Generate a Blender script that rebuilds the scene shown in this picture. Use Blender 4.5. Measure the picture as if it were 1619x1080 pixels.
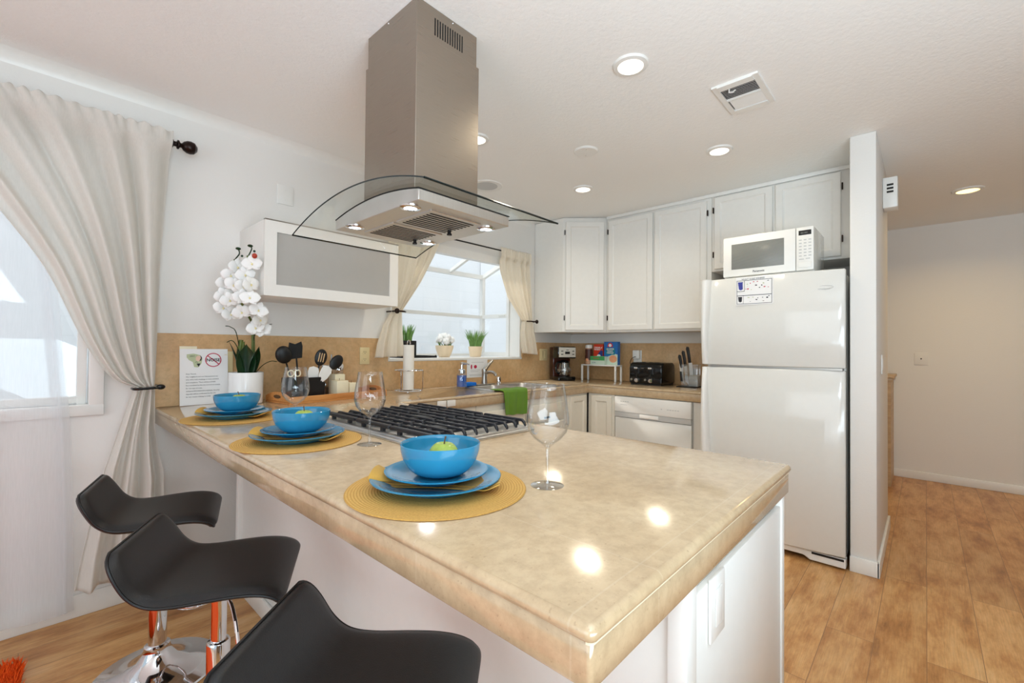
import bpy, bmesh, math, random
from mathutils import Matrix, Vector, Euler
random.seed(7)
for o in list(bpy.data.objects): bpy.data.objects.remove(o)
SC = bpy.context.scene
COL = SC.collection
PI = math.pi

# ------------------------------------------------------------------ camera
cam_d = bpy.data.cameras.new('camera'); cam = bpy.data.objects.new('camera', cam_d); COL.objects.link(cam)
cam_d.sensor_width = 36; cam_d.lens = 708.81 / 1619 * 36; cam_d.clip_start = 0.02
yaw, pit, rol = map(math.radians, (42.7081, 0.8353, 0.5657))
Fv = Vector((math.cos(yaw) * math.cos(pit), math.sin(yaw) * math.cos(pit), math.sin(pit)))
Rv = Vector((math.sin(yaw), -math.cos(yaw), 0)); Uv = Rv.cross(Fv)
r2 = math.cos(rol) * Rv + math.sin(rol) * Uv; u2 = -math.sin(rol) * Rv + math.cos(rol) * Uv
m = Matrix((r2, u2, -Fv)).transposed().to_4x4(); m.translation = (0, 0, 1.226)
cam.matrix_world = m
SC.camera = cam

# ------------------------------------------------------------------ world, large lights, exposure
W = bpy.data.worlds.new('world'); SC.world = W; W.use_nodes = True
W.node_tree.nodes['Background'].inputs[0].default_value = (0.80, 0.97, 1.10, 1)
W.node_tree.nodes['Background'].inputs[1].default_value = 1.0
SC.view_settings.view_transform = 'Standard'; SC.view_settings.look = 'None'
SC.view_settings.exposure = -0.40; SC.view_settings.gamma = 1.0; SC.view_settings.use_curve_mapping = False

def area(name, loc, aim, sx, sy, power, col=(1, 1, 1)):
    d = bpy.data.lights.new(name, 'AREA'); d.shape = 'RECTANGLE'; d.size = sx; d.size_y = sy
    d.energy = power; d.color = col
    o = bpy.data.objects.new(name, d); COL.objects.link(o); o.location = loc
    o.rotation_euler = (Vector(aim) - Vector(loc)).to_track_quat('-Z', 'Y').to_euler()
    return o
area('ceiling_fill', (.15, -1.1, 1.0), (.5, -.7, 2.44), 1.6, 1.6, 84, (.81, 1, 1.14))  # added fill lamp that brightens the ceiling
area('ceiling_fill_far', (-.35, -.55, 1.85), (.85, .65, 3.15), .6, .6, 18, (.81, 1, 1.14))  # second added fill, aimed at the farther ceiling
area('house_wall_fill', (2.6, 3.75, 5.2), (2.6, 4.5, 1.2), 4.0, .8, 110, (.96, .98, 1))  # added outdoor lamp that brightens the neighbouring house wall
area('left_window_fill', (-.7, 3.75, 4.6), (-.7, 2.9, .9), 2.4, .9, 60, (.94, .97, 1))  # added lamp above the left window, lifts the lower left of the room
area('left_side_fill', (-3.15, .2, 1.25), (0, .6, 1.0), 2.6, 2.1, 52, (.92, .97, 1))  # added fill lamp from the left; no door is built there
sun_d = bpy.data.lights.new('sun', 'SUN'); sun = bpy.data.objects.new('sun', sun_d); COL.objects.link(sun)
sun_d.energy = 3.0; sun_d.angle = 0.02; sun_d.color = (1, 0.95, 0.88)
sun.rotation_euler = Vector((0.38, -1.0, -0.85)).to_track_quat('-Z', 'Y').to_euler()

# ------------------------------------------------------------------ materials
def lin(c):
    out = []
    for v in c[:3]:
        v /= 255.0
        out.append(v / 12.92 if v <= 0.04045 else ((v + 0.055) / 1.055) ** 2.4)
    return (*out, 1)
MATS = {}
class N:
    def __init__(s, name):
        s.m = bpy.data.materials.new(name); s.m.use_nodes = True
        s.t = s.m.node_tree; s.b = s.t.nodes['Principled BSDF']
    def n(s, typ, **kw):
        nd = s.t.nodes.new(typ)
        for k, v in kw.items():
            if k.startswith('i_'): nd.inputs[k[2:].replace('_', ' ')].default_value = v
            else: setattr(nd, k, v)
        return nd
    def l(s, a, b): s.t.links.new(a, b)
    def coord(s, scale=(1, 1, 1), rot=(0, 0, 0), kind='Object', loc=(0, 0, 0)):
        c = s.n('ShaderNodeTexCoord'); mp = s.n('ShaderNodeMapping')
        mp.inputs['Scale'].default_value = scale; mp.inputs['Rotation'].default_value = rot; mp.inputs['Location'].default_value = loc
        s.l(c.outputs[kind], mp.inputs[0]); return mp.outputs[0]
    def world(s, scale=(1, 1, 1), rot=(0, 0, 0), loc=(0, 0, 0)):
        c = s.n('ShaderNodeNewGeometry'); mp = s.n('ShaderNodeMapping')
        mp.inputs['Scale'].default_value = scale; mp.inputs['Rotation'].default_value = rot; mp.inputs['Location'].default_value = loc
        s.l(c.outputs['Position'], mp.inputs[0]); return mp.outputs[0]
    def noise(s, v, scale, detail=4, rough=0.5):
        n = s.n('ShaderNodeTexNoise'); n.inputs['Scale'].default_value = scale; n.inputs['Detail'].default_value = detail
        n.inputs['Roughness'].default_value = rough
        s.l(v, n.inputs['Vector']); return n.outputs[0]
    def ramp(s, fac, stops):
        r = s.n('ShaderNodeValToRGB'); e = r.color_ramp.elements
        while len(e) < len(stops): e.new(0.5)
        for el, (p, c) in zip(e, stops): el.position = p; el.color = c if len(c) == 4 else lin(c)
        s.l(fac, r.inputs[0]); return r.outputs[0]
    def mix(s, fac, a, b, mode='MIX'):
        x = s.n('ShaderNodeMix', data_type='RGBA', blend_type=mode)
        for sock, val in ((x.inputs[0], fac), (x.inputs[6], a), (x.inputs[7], b)):
            if hasattr(val, 'is_linked'): s.l(val, sock)
            else: sock.default_value = val
        return x.outputs[2]
    def bump(s, h, strength=0.1, dist=0.01):
        b = s.n('ShaderNodeBump'); b.inputs['Strength'].default_value = strength; b.inputs['Distance'].default_value = dist
        s.l(h, b.inputs['Height']); s.l(b.outputs[0], s.b.inputs['Normal'])

def mat(name, c, rough=0.5, metal=0.0, spec=0.5, trans=0.0, ior=1.45, emit=None, es=0.0, coat=0.0, var=0.04, vs=30, bump=0.0, bs=200, sss=0, sheen=0):
    """a plain paint / plastic / metal, with a little procedural variation and optional fine bump"""
    a = N(name); b = a.b
    b.inputs['Roughness'].default_value = rough; b.inputs['Metallic'].default_value = metal
    b.inputs['Specular IOR Level'].default_value = spec; b.inputs['IOR'].default_value = ior
    b.inputs['Transmission Weight'].default_value = trans; b.inputs['Coat Weight'].default_value = coat
    b.inputs['Sheen Weight'].default_value = sheen
    c = lin(c)
    if var and not trans:
        lo = tuple(x * (1 - var) for x in c[:3]) + (1,); hi = tuple(min(1, x * (1 + var)) for x in c[:3]) + (1,)
        v = a.coord(); a.l(a.ramp(a.noise(v, vs), [(0.3, lo), (0.7, hi)]), b.inputs['Base Color'])
    else: b.inputs['Base Color'].default_value = c
    if emit: b.inputs['Emission Color'].default_value = lin(emit); b.inputs['Emission Strength'].default_value = es
    if bump: a.bump(a.noise(a.coord(), bs, 3), bump, 0.002)
    MATS[name] = a.m
    return a.m

def wall_mat(name, c, bump=0.12, scale=90, rough=0.6):
    a = N(name); c = lin(c); a.b.inputs['Roughness'].default_value = rough
    v = a.world(); n = a.noise(v, scale, 3, 0.6)
    a.l(a.ramp(a.noise(v, 1.5, 2), [(0.3, tuple(x * .985 for x in c[:3]) + (1,)), (0.7, c)]), a.b.inputs['Base Color'])
    a.bump(n, bump, 0.006); return a.m
M_wall = wall_mat('painted_plaster', (236, 233, 228))
M_ceil = wall_mat('knockdown_ceiling', (249, 248, 245), 0.3, 55, 0.7)
M_living = wall_mat('taupe_painted_plaster', (122, 98, 74))  # brown chosen for its reflection in the hood chimney
M_trim = mat('gloss_white_trim', (240, 238, 233), 0.3, var=.01)
M_cab = mat('white_cabinet_paint', (237, 234, 228), 0.33, var=.012)
M_base = mat('cream_cabinet_paint', (232, 226, 212), 0.35, var=.012)
M_silver = mat('silver_plastic', (206, 202, 192), 0.3, 0.0, var=.02)
M_white = mat('white_plastic', (238, 236, 231), 0.28, var=.01)
M_appl = mat('white_appliance_enamel', (226, 224, 218), 0.13, var=.008, coat=.4)
M_grey = mat('pale_grey_plastic', (196, 196, 194), 0.35, var=.02)
M_dark = mat('dark_slot', (22, 21, 20), 0.6, var=.05)
M_black = mat('black_gloss_plastic', (14, 14, 15), 0.1, var=.05)
M_blackm = mat('black_matte_nylon', (17, 17, 18), 0.4, var=.08)
M_iron = mat('cast_iron', (34, 35, 40), 0.42, var=.1, bump=.15, bs=350)
M_chrome = mat('chrome', (226, 226, 228), 0.05, 1.0, var=.01)
M_bronze = mat('oiled_bronze', (38, 24, 19), 0.28, 0.6, var=.15)
M_nickel = mat('brushed_nickel', (176, 172, 166), 0.28, 1.0, var=.04)
M_ivory = mat('ivory_plastic', (226, 208, 160), 0.35, var=.02)
M_wax = mat('ivory_wax', (240, 230, 200), 0.45, var=.02)
M_pot = mat('white_glazed_pot', (240, 240, 240), 0.15, var=.01)
M_cream = mat('cream_pot', (236, 214, 182), 0.4, var=.03)
M_blue = mat('turquoise_glaze', (44, 136, 176), 0.14, var=.05, vs=14, coat=.3)
M_apple = mat('green_apple', (168, 190, 86), 0.22, var=.14, vs=40)
M_stemw = mat('brown_twig', (92, 64, 38), 0.6, var=.1)
M_petal = mat('white_petal', (248, 247, 244), 0.5, var=.015)
M_lip = mat('yellow_orchid_lip', (240, 226, 168), 0.5, var=.1)
M_leafd = mat('dark_green_leaf', (20, 50, 24), 0.25, var=.2)
M_leaf = mat('bright_green_blade', (118, 158, 78), 0.45, var=.25)
M_stalk = mat('olive_stalk', (92, 106, 40), 0.45, var=.2)
M_red = mat('red_bud', (176, 60, 40), 0.4, var=.1)
M_paper = mat('white_paper', (242, 241, 240), 0.3, var=.008)
M_ink = mat('black_ink', (46, 46, 52), 0.6, var=.02)
M_inkr = mat('crimson_ink', (190, 30, 70), 0.5, var=.03)
M_inkb = mat('blue_ink', (60, 66, 150), 0.5, var=.03)
M_inkg = mat('sage_ink', (190, 198, 160), 0.5, var=.05)
M_skin = mat('printed_pink', (232, 196, 176), 0.5, var=.03)
M_led = mat('lit_led_lens', (255, 255, 255), 0.4, emit=(235, 238, 255), es=9, var=0)
M_bulb = mat('lit_downlight_lens', (255, 255, 255), 0.4, emit=(255, 244, 226), es=3, var=0)
M_bulbw = mat('lit_warm_lens', (255, 240, 210), 0.4, emit=(255, 226, 150), es=3.2, var=0)
M_tealblu = mat('blue_liquid_soap', (10, 96, 190), 0.08, var=.03, coat=.5)
M_sponge = mat('blue_sponge', (20, 110, 205), 0.9, var=.12, vs=150, bump=.5, bs=250)
M_oil = mat('golden_oil', (176, 128, 36), 0.08, var=.05, coat=.5)
M_bamboo = None
M_glassdark = mat('smoked_carafe_glass', (60, 58, 56), 0.03, trans=.6, var=0)

def glass_mat(name, tint=(1, 1, 1, 1), rough=0.0, ior=1.45):
    a = N(name); b = a.b
    b.inputs['Base Color'].default_value = tint; b.inputs['Roughness'].default_value = rough
    b.inputs['Transmission Weight'].default_value = 1.0; b.inputs['IOR'].default_value = ior
    # fine streaks of polish keep it procedural
    n = a.noise(a.coord(), 3, 2); r = a.ramp(n, [(0.0, (rough,) * 3 + (1,)), (1.0, (rough + .004,) * 3 + (1,))]); a.l(r, b.inputs['Roughness'])
    return a.m
def pane_mat():
    a = N('window_pane'); t = a.n('ShaderNodeBsdfTransparent'); g = a.n('ShaderNodeBsdfGlossy'); g.inputs['Roughness'].default_value = 0.02
    x = a.n('ShaderNodeMixShader'); x.inputs[0].default_value = 0.06
    a.l(t.outputs[0], x.inputs[1]); a.l(g.outputs[0], x.inputs[2]); a.l(x.outputs[0], a.t.nodes['Material Output'].inputs[0]); return a.m
M_pane = pane_mat()
def thin_glass(name, face, edge, gl=.06, glmax=.55, blend=.35):
    a = N(name); lw = a.n('ShaderNodeLayerWeight'); lw.inputs[0].default_value = blend
    t = a.n('ShaderNodeBsdfTransparent'); a.l(a.ramp(lw.outputs['Facing'], [(0.35, face), (0.97, edge)]), t.inputs[0])
    g = a.n('ShaderNodeBsdfGlossy'); g.inputs['Roughness'].default_value = .015
    f = a.ramp(lw.outputs['Facing'], [(0.2, (gl, gl, gl, 1)), (1.0, (glmax, glmax, glmax, 1))])
    x = a.n('ShaderNodeMixShader'); a.l(f, x.inputs[0]); a.l(t.outputs[0], x.inputs[1]); a.l(g.outputs[0], x.inputs[2])
    a.l(x.outputs[0], a.t.nodes['Material Output'].inputs[0]); return a.m
M_glass = thin_glass('clear_crystal', (.995, .996, .996, 1), (.80, .83, .85, 1), .035, .65)
M_foot = thin_glass('crystal_stem', (.985, .988, .988, 1), (.90, .92, .93, 1), .10, .75, .5)
M_glasst = thin_glass('clear_canopy_glass', (.975, .985, .98, 1), (.88, .92, .905, 1), .025, .16, .3)
def acrylic_mat():
    a = N('clear_acrylic'); t = a.n('ShaderNodeBsdfTransparent'); t.inputs[0].default_value = (.95, .97, .98, 1); g = a.n('ShaderNodeBsdfGlossy'); g.inputs['Roughness'].default_value = 0.03
    x = a.n('ShaderNodeMixShader'); x.inputs[0].default_value = 0.18
    a.l(t.outputs[0], x.inputs[1]); a.l(g.outputs[0], x.inputs[2]); a.l(x.outputs[0], a.t.nodes['Material Output'].inputs[0]); return a.m
M_acryl = acrylic_mat()

def stone(name, c1, c2, c3, rough, grout=0.0, tile=(0.305, 0.305), rot=(0, 0, 0), loc=(0, 0, 0)):
    a = N(name); v = a.world(); n1 = a.noise(v, 4.5, 6, .62); n2 = a.noise(v, 38, 5, .7); n3 = a.noise(v, 140, 2, .5)
    base = a.ramp(n1, [(0.28, c1), (0.5, c2), (0.72, c3)])
    fine = a.ramp(n2, [(0.3, (205, 200, 194)), (0.6, (255, 255, 255))])
    col = a.mix(0.45, base, fine, 'MULTIPLY')
    spk = a.ramp(n3, [(0.26, (150, 120, 90)), (0.34, (255, 255, 255))]); col = a.mix(0.25, col, spk, 'MULTIPLY')
    if grout:
        bt = a.n('ShaderNodeTexBrick'); bt.offset = 0.0; bt.inputs['Scale'].default_value = 1; bt.inputs['Brick Width'].default_value = tile[0]; bt.inputs['Row Height'].default_value = tile[1]
        bt.inputs['Mortar Size'].default_value = 0.0016; bt.inputs['Mortar Smooth'].default_value = 0.3
        a.l(a.world(rot=rot, loc=loc), bt.inputs['Vector'])
        col = a.mix(a.mix(grout, (0, 0, 0, 1), bt.outputs['Fac']), col, lin((232, 220, 200)))
    a.l(col, a.b.inputs['Base Color'])
    a.b.inputs['Roughness'].default_value = rough
    a.b.inputs['IOR'].default_value = 1.6; a.b.inputs['Coat Weight'].default_value = .5 if grout else 0; a.b.inputs['Coat Roughness'].default_value = .10
    a.bump(n2, 0.03, 0.002); return a.m
M_stone = stone('polished_travertine', (186, 160, 126), (200, 174, 139), (210, 186, 152), 0.13, 0.10)
M_splash = stone('honed_travertine_tile', (202, 158, 108), (217, 177, 128), (224, 190, 145), 0.3, 0.0)

def floor_mat():
    a = N('oak_laminate_planks'); v = a.world()
    bt = a.n('ShaderNodeTexBrick'); bt.offset = 0.37; bt.inputs['Scale'].default_value = 1; bt.inputs['Brick Width'].default_value = 1.22; bt.inputs['Row Height'].default_value = 0.165
    bt.inputs['Mortar Size'].default_value = 0.0012; bt.inputs['Color1'].default_value = (0, 0, 0, 1); bt.inputs['Color2'].default_value = (1, 1, 1, 1); bt.inputs['Mortar'].default_value = (.4, .4, .4, 1)
    a.l(v, bt.inputs['Vector'])
    vs = a.world(scale=(1.9, 6.5, 1)); 
    add = a.n('ShaderNodeVectorMath', operation='ADD'); a.l(vs, add.inputs[0]); a.l(bt.outputs['Color'], add.inputs[1])
    n1 = a.noise(add.outputs[0], 1.5, 9, .68); n2 = a.noise(a.world(scale=(3, 60, 1)), 3, 4, .6)
    col = a.ramp(n1, [(0.25, (140, 92, 48)), (0.43, (204, 146, 86)), (0.57, (230, 180, 120)), (0.8, (242, 204, 152))])
    col = a.mix(0.35, col, a.ramp(n2, [(0.3, (160, 140, 120)), (0.7, (255, 255, 255))]), 'MULTIPLY')
    tone = a.ramp(bt.outputs['Color'], [(0.0, (232, 226, 220)), (1.0, (255, 255, 255))]); col = a.mix(0.8, col, tone, 'MULTIPLY')
    col = a.mix(bt.outputs['Fac'], col, lin((140, 100, 64)))
    a.l(col, a.b.inputs['Base Color']); a.b.inputs['Roughness'].default_value = 0.34
    a.bump(n2, 0.05, 0.002); return a.m
M_floor = floor_mat()
def wood_mat(name, c1, c2, scale=(2, 22, 22)):
    a = N(name); n = a.noise(a.coord(scale=scale), 3, 5, .6)
    a.l(a.ramp(n, [(0.3, c1), (0.7, c2)]), a.b.inputs['Base Color']); a.b.inputs['Roughness'].default_value = 0.36; return a.m
M_bamboo = wood_mat('bamboo', (196, 124, 62), (222, 158, 92))
M_halfwall = wood_mat('stained_rail_wood', (176, 142, 100), (204, 172, 128), (1, 1, 14))
M_rosewood = mat('reddish_brown_plastic', (70, 32, 22), 0.12, var=.2)
def steel_mat(name, c, rough, sc=(2, 2, 160)):
    a = N(name); a.b.inputs['Metallic'].default_value = 1; n = a.noise(a.coord(scale=sc), 4, 3)
    c = lin(c); a.l(a.ramp(n, [(0.3, tuple(x * .93 for x in c[:3]) + (1,)), (0.7, c)]), a.b.inputs['Base Color'])
    a.l(a.ramp(n, [(0.2, (rough * .85,) * 3 + (1,)), (0.8, (rough * 1.15,) * 3 + (1,))]), a.b.inputs['Roughness'])
    return a.m
M_steel = steel_mat('brushed_stainless', (198, 195, 190), 0.33, (3, 3, 120))
M_duct = steel_mat('brushed_steel_shaded', (166, 156, 144), 0.30, (3, 3, 120))  # stainless copy darkened in colour for the dim brown room it reflects
M_steelb = steel_mat('bright_stainless', (228, 227, 224), 0.38, (90, 3, 3))
M_sink = steel_mat('satin_sink_steel', (205, 203, 200), 0.3, (40, 3, 3))
def cloth_mat(name, c, trans=0.0, weave=420, alpha=1.0, bump=.25):
    a = N(name); b = a.b; v = a.coord(kind='Object')
    w1 = a.n('ShaderNodeTexWave', bands_direction='X'); w1.inputs['Scale'].default_value = weave; a.l(v, w1.inputs['Vector'])
    w2 = a.n('ShaderNodeTexWave', bands_direction='Z'); w2.inputs['Scale'].default_value = weave; a.l(v, w2.inputs['Vector'])
    h = a.mix(0.5, w1.outputs['Color'], w2.outputs['Color'])
    c = lin(c); n = a.noise(a.coord(scale=(60, 60, 4)), 4, 3)
    col = a.ramp(n, [(0.3, tuple(x * .94 for x in c[:3]) + (1,)), (0.7, c)]); a.l(col, b.inputs['Base Color'])
    b.inputs['Roughness'].default_value = 0.9; b.inputs['Sheen Weight'].default_value = 0.15; b.inputs['Specular IOR Level'].default_value = 0.1
    a.bump(h, bump, 0.001)
    if trans:
        t = a.n('ShaderNodeBsdfTranslucent'); a.l(col, t.inputs[0]); x = a.n('ShaderNodeMixShader'); x.inputs[0].default_value = trans
        a.l(b.outputs[0], x.inputs[1]); a.l(t.outputs[0], x.inputs[2]); last = x.outputs[0]
        if alpha < 1:
            tr = a.n('ShaderNodeBsdfTransparent'); y = a.n('ShaderNodeMixShader'); y.inputs[0].default_value = alpha
            a.l(tr.outputs[0], y.inputs[1]); a.l(last, y.inputs[2]); last = y.outputs[0]
        a.l(last, a.t.nodes['Material Output'].inputs[0])
    return a.m
M_linen = cloth_mat('oatmeal_linen', (252, 249, 244), 0.58)
M_cafe = cloth_mat('cream_cotton', (254, 247, 234), 0.5)
M_sheer = cloth_mat('white_voile', (246, 247, 250), 0.55, 500, 0.45, .1)
M_napkin = cloth_mat('mustard_cotton', (206, 160, 76), 0.0, 600)
M_terry = cloth_mat('green_waffle_cotton', (104, 146, 48), 0.0, 110, 1, .8)
M_towelp = mat('kitchen_paper', (240, 236, 228), 0.9, var=.02, bump=.3, bs=120)
M_leather = mat('black_leatherette', (36, 36, 37), 0.40, var=.08, vs=60, bump=.18, bs=420)
M_shag = mat('orange_shag', (250, 92, 8), 0.85, var=.18, vs=40)
def mat_placemat():
    a = N('woven_mustard_straw'); w = a.n('ShaderNodeTexWave', wave_type='RINGS', rings_direction='Z'); w.inputs['Scale'].default_value = 52; w.inputs['Distortion'].default_value = 0.2
    v = a.coord(); a.l(v, w.inputs['Vector']); n = a.noise(v, 260, 2)
    col = a.ramp(w.outputs['Fac'], [(0.1, (200, 152, 72)), (0.55, (222, 178, 98))]); col = a.mix(.4, col, a.ramp(n, [(0.3, (190, 170, 140)), (.7, (255, 255, 255))]), 'MULTIPLY')
    a.l(col, a.b.inputs['Base Color']); a.b.inputs['Roughness'].default_value = 0.75; a.bump(w.outputs['Fac'], .3, .0015); return a.m
M_mat = mat_placemat()
def mat_mesh():
    a = N('microwave_door_mesh'); w = a.n('ShaderNodeTexWave', bands_direction='Z'); w.inputs['Scale'].default_value = 42; a.l(a.coord(), w.inputs['Vector'])
    a.l(a.ramp(w.outputs['Fac'], [(0.3, (98, 99, 94)), (0.7, (150, 151, 146))]), a.b.inputs['Base Color']); a.b.inputs['Roughness'].default_value = 0.2; return a.m
M_mesh = mat_mesh()
def mat_siding():
    a = N('pale_lap_siding'); w = a.n('ShaderNodeTexWave', bands_direction='Z', wave_profile='SAW'); w.inputs['Scale'].default_value = 2.2; a.l(a.world(), w.inputs['Vector'])
    a.l(a.ramp(w.outputs['Fac'], [(0.0, (238, 238, 238)), (0.04, (250, 250, 250))]), a.b.inputs['Base Color']); a.b.inputs['Roughness'].default_value = 0.8; a.bump(w.outputs['Fac'], .4, .02); return a.m
M_siding = mat_siding()
M_frost = mat('frosted_grey_glass', (176, 173, 168), 0.1, var=.01, coat=.3)

# ------------------------------------------------------------------ mesh building
class MB:
    def __init__(s, step=0): s.bm = bmesh.new(); s.step = step; s.k = 0
    def _merge(s, t, mx=None):
        if mx is not None: bmesh.ops.transform(t, matrix=mx, verts=t.verts)
        me = bpy.data.meshes.new('tmp'); t.to_mesh(me); t.free(); s.bm.from_mesh(me); bpy.data.meshes.remove(me); return s
    def box(s, x0, y0, z0, x1, y1, z1, bev=0, seg=2, mx=None):
        if s.step: s.k += 1; e = s.step * s.k; x0 += e; y0 += e; z0 += e; x1 -= e; y1 -= e; z1 -= e      # keeps overlapping bars from sharing a face
        t = bmesh.new(); bmesh.ops.create_cube(t, size=1)
        for v in t.verts: v.co = Vector(((x0 + x1) / 2 + v.co.x * (x1 - x0), (y0 + y1) / 2 + v.co.y * (y1 - y0), (z0 + z1) / 2 + v.co.z * (z1 - z0)))
        if bev: bmesh.ops.bevel(t, geom=t.edges[:], offset=bev, segments=seg, profile=.5, affect='EDGES')
        return s._merge(t, mx)
    def prism(s, poly, axis, a, b, bev=0, seg=2, mx=None):
        """poly: 2-D outline, extruded along axis from a to b (x: (y,z), y: (x,z), z: (x,y))"""
        t = bmesh.new()
        f = {'x': lambda p, q: (q, p[0], p[1]), 'y': lambda p, q: (p[0], q, p[1]), 'z': lambda p, q: (p[0], p[1], q)}[axis]
        A = [t.verts.new(f(p, a)) for p in poly]; B = [t.verts.new(f(p, b)) for p in poly]
        t.faces.new(A); t.faces.new(B[::-1]); n = len(poly)
        for i in range(n): t.faces.new((A[i], B[i], B[(i + 1) % n], A[(i + 1) % n]))
        bmesh.ops.recalc_face_normals(t, faces=t.faces)
        if bev: bmesh.ops.bevel(t, geom=t.edges[:], offset=bev, segments=seg, profile=.5, affect='EDGES')
        return s._merge(t, mx)
    def lathe(s, prof, n=40, c=(0, 0, 0), closed=False, mx=None, sx=1, sy=1):
        t = bmesh.new(); rings = []
        for r, z in prof:
            if r < 1e-6: rings.append([t.verts.new((c[0], c[1], c[2] + z))])
            else: rings.append([t.verts.new((c[0] + sx * r * math.cos(2 * PI * k / n), c[1] + sy * r * math.sin(2 * PI * k / n), c[2] + z)) for k in range(n)])
        prs = list(zip(rings, rings[1:]))
        if closed: prs.append((rings[-1], rings[0]))
        for A, B in prs:
            for k in range(n):
                a, b = A[k % len(A)], A[(k + 1) % len(A)]; d, e = B[k % len(B)], B[(k + 1) % len(B)]
                vs = []
                for v in (a, b, e, d):
                    if v not in vs: vs.append(v)
                if len(vs) >= 3: t.faces.new(vs)
        if not closed:
            for R in (rings[0], rings[-1]):
                if len(R) > 2: t.faces.new(R)
        bmesh.ops.recalc_face_normals(t, faces=t.faces)
        return s._merge(t, mx)
    def tube(s, pts, r, n=10, cyc=False, mx=None):
        t = bmesh.new(); P = [Vector(p) for p in pts]; L = len(P); rr = r if isinstance(r, (list, tuple)) else [r] * L
        rings = []; up = None
        for i, p in enumerate(P):
            a = P[(i - 1) % L] if (cyc or i > 0) else p; b = P[(i + 1) % L] if (cyc or i < L - 1) else p
            d = (b - a).normalized()
            if up is None: up = Vector((0, 0, 1)) if abs(d.z) < .9 else Vector((1, 0, 0))
            x = d.cross(up).normalized(); y = x.cross(d).normalized(); up = y
            rings.append([t.verts.new(p + rr[i] * (x * math.cos(2 * PI * k / n) + y * math.sin(2 * PI * k / n))) for k in range(n)])
        prs = list(zip(rings, rings[1:])) + ([(rings[-1], rings[0])] if cyc else [])
        for A, B in prs:
            for k in range(n): t.faces.new((A[k], A[(k + 1) % n], B[(k + 1) % n], B[k]))
        if not cyc: t.faces.new(rings[0]); t.faces.new(rings[-1])
        bmesh.ops.recalc_face_normals(t, faces=t.faces)
        return s._merge(t, mx)
    def ball(s, c, r, n=16, sc=(1, 1, 1), mx=None):
        t = bmesh.new(); bmesh.ops.create_uvsphere(t, u_segments=n, v_segments=max(6, n * 2 // 3), radius=r)
        for v in t.verts: v.co = Vector((c[0] + v.co.x * sc[0], c[1] + v.co.y * sc[1], c[2] + v.co.z * sc[2]))
        return s._merge(t, mx)
    def grid(s, f, nu, nv, thick=0, mx=None):
        t = bmesh.new(); V = [[t.verts.new(f(i / nu, j / nv)) for j in range(nv + 1)] for i in range(nu + 1)]
        for i in range(nu):
            for j in range(nv): t.faces.new((V[i][j], V[i + 1][j], V[i + 1][j + 1], V[i][j + 1]))
        bmesh.ops.recalc_face_normals(t, faces=t.faces)
        if thick:
            bmesh.ops.solidify(t, geom=t.faces[:], thickness=thick)
        return s._merge(t, mx)
    def build(s, name, m, parent=None, smooth=True, loc=None, rot=None, angle=35):
        me = bpy.data.meshes.new(name); s.bm.to_mesh(me); s.bm.free(); me.materials.append(m)
        if smooth:
            me.shade_smooth(); me.set_sharp_from_angle(angle=math.radians(angle))
        o = bpy.data.objects.new(name, me); COL.objects.link(o)
        if parent is not None: o.parent = parent
        if loc is not None: o.location = loc
        if rot is not None: o.rotation_euler = rot
        return o
def tag(o, label, cat, group=None):
    o['label'] = label; o['category'] = cat
    if group: o['group'] = group
    return o
def thing(name, label, cat, loc=(0, 0, 0), rotz=0, group=None):
    o = bpy.data.objects.new(name, None); COL.objects.link(o); o.empty_display_size = .05
    o.location = loc; o.rotation_euler = (0, 0, rotz); return tag(o, label, cat, group)
def struct(o): o['kind'] = 'structure'; return o
def copy_tree(o, parent=None):
    c = o.copy(); COL.objects.link(c)
    if parent is not None: c.parent = parent
    for ch in list(o.children): copy_tree(ch, c)
    return c
def dup(o, loc, rotz=None, label=None):
    kids = list(o.children); c = o.copy(); COL.objects.link(c)
    for k in kids: copy_tree(k, c)
    c.location = loc
    if rotz is not None: c.rotation_euler = (0, 0, rotz)
    if label: c['label'] = label
    return c
def text_part(name, lines, size, m, parent, mx, gap=1.35, align='LEFT', depth=0.0002, bold=0):
    cu = bpy.data.curves.new('txt', 'FONT'); cu.body = '\n'.join(lines) if isinstance(lines, (list, tuple)) else lines
    cu.size = size; cu.space_line = gap; cu.align_x = align; cu.extrude = depth; cu.offset = bold; cu.resolution_u = 2
    t = bpy.data.objects.new('txt', cu); COL.objects.link(t); bpy.context.view_layer.update()
    me = bpy.data.meshes.new_from_object(t.evaluated_get(bpy.context.evaluated_depsgraph_get()))
    bpy.data.objects.remove(t); bpy.data.curves.remove(cu)
    me.transform(mx); me.materials.clear(); me.materials.append(m)
    o = bpy.data.objects.new(name, me); COL.objects.link(o); o.parent = parent; return o
RX90 = Matrix.Rotation(PI / 2, 4, 'X')
def T(x, y, z): return Matrix.Translation((x, y, z))
def lerp(pts, t):
    t = max(0, min(1, t)) * (len(pts) - 1); i = min(int(t), len(pts) - 2); f = t - i
    return tuple(a + (b - a) * f for a, b in zip(pts[i], pts[i + 1]))
def smoothpts(pts, k=6):
    """Catmull-Rom through pts"""
    P = [Vector(p) for p in pts]; out = []
    for i in range(len(P) - 1):
        a = P[max(i - 1, 0)]; b = P[i]; c = P[i + 1]; d = P[min(i + 2, len(P) - 1)]
        for j in range(k):
            t = j / k; out.append(.5 * ((2 * b) + (c - a) * t + (2 * a - 5 * b + 4 * c - d) * t * t + (3 * b - a - 3 * c + d) * t ** 3))
    out.append(P[-1]); return out

Y1 = 2.81; X2 = 3.983; ZC = 2.444; CT = 0.915; CB = 0.838
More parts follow.
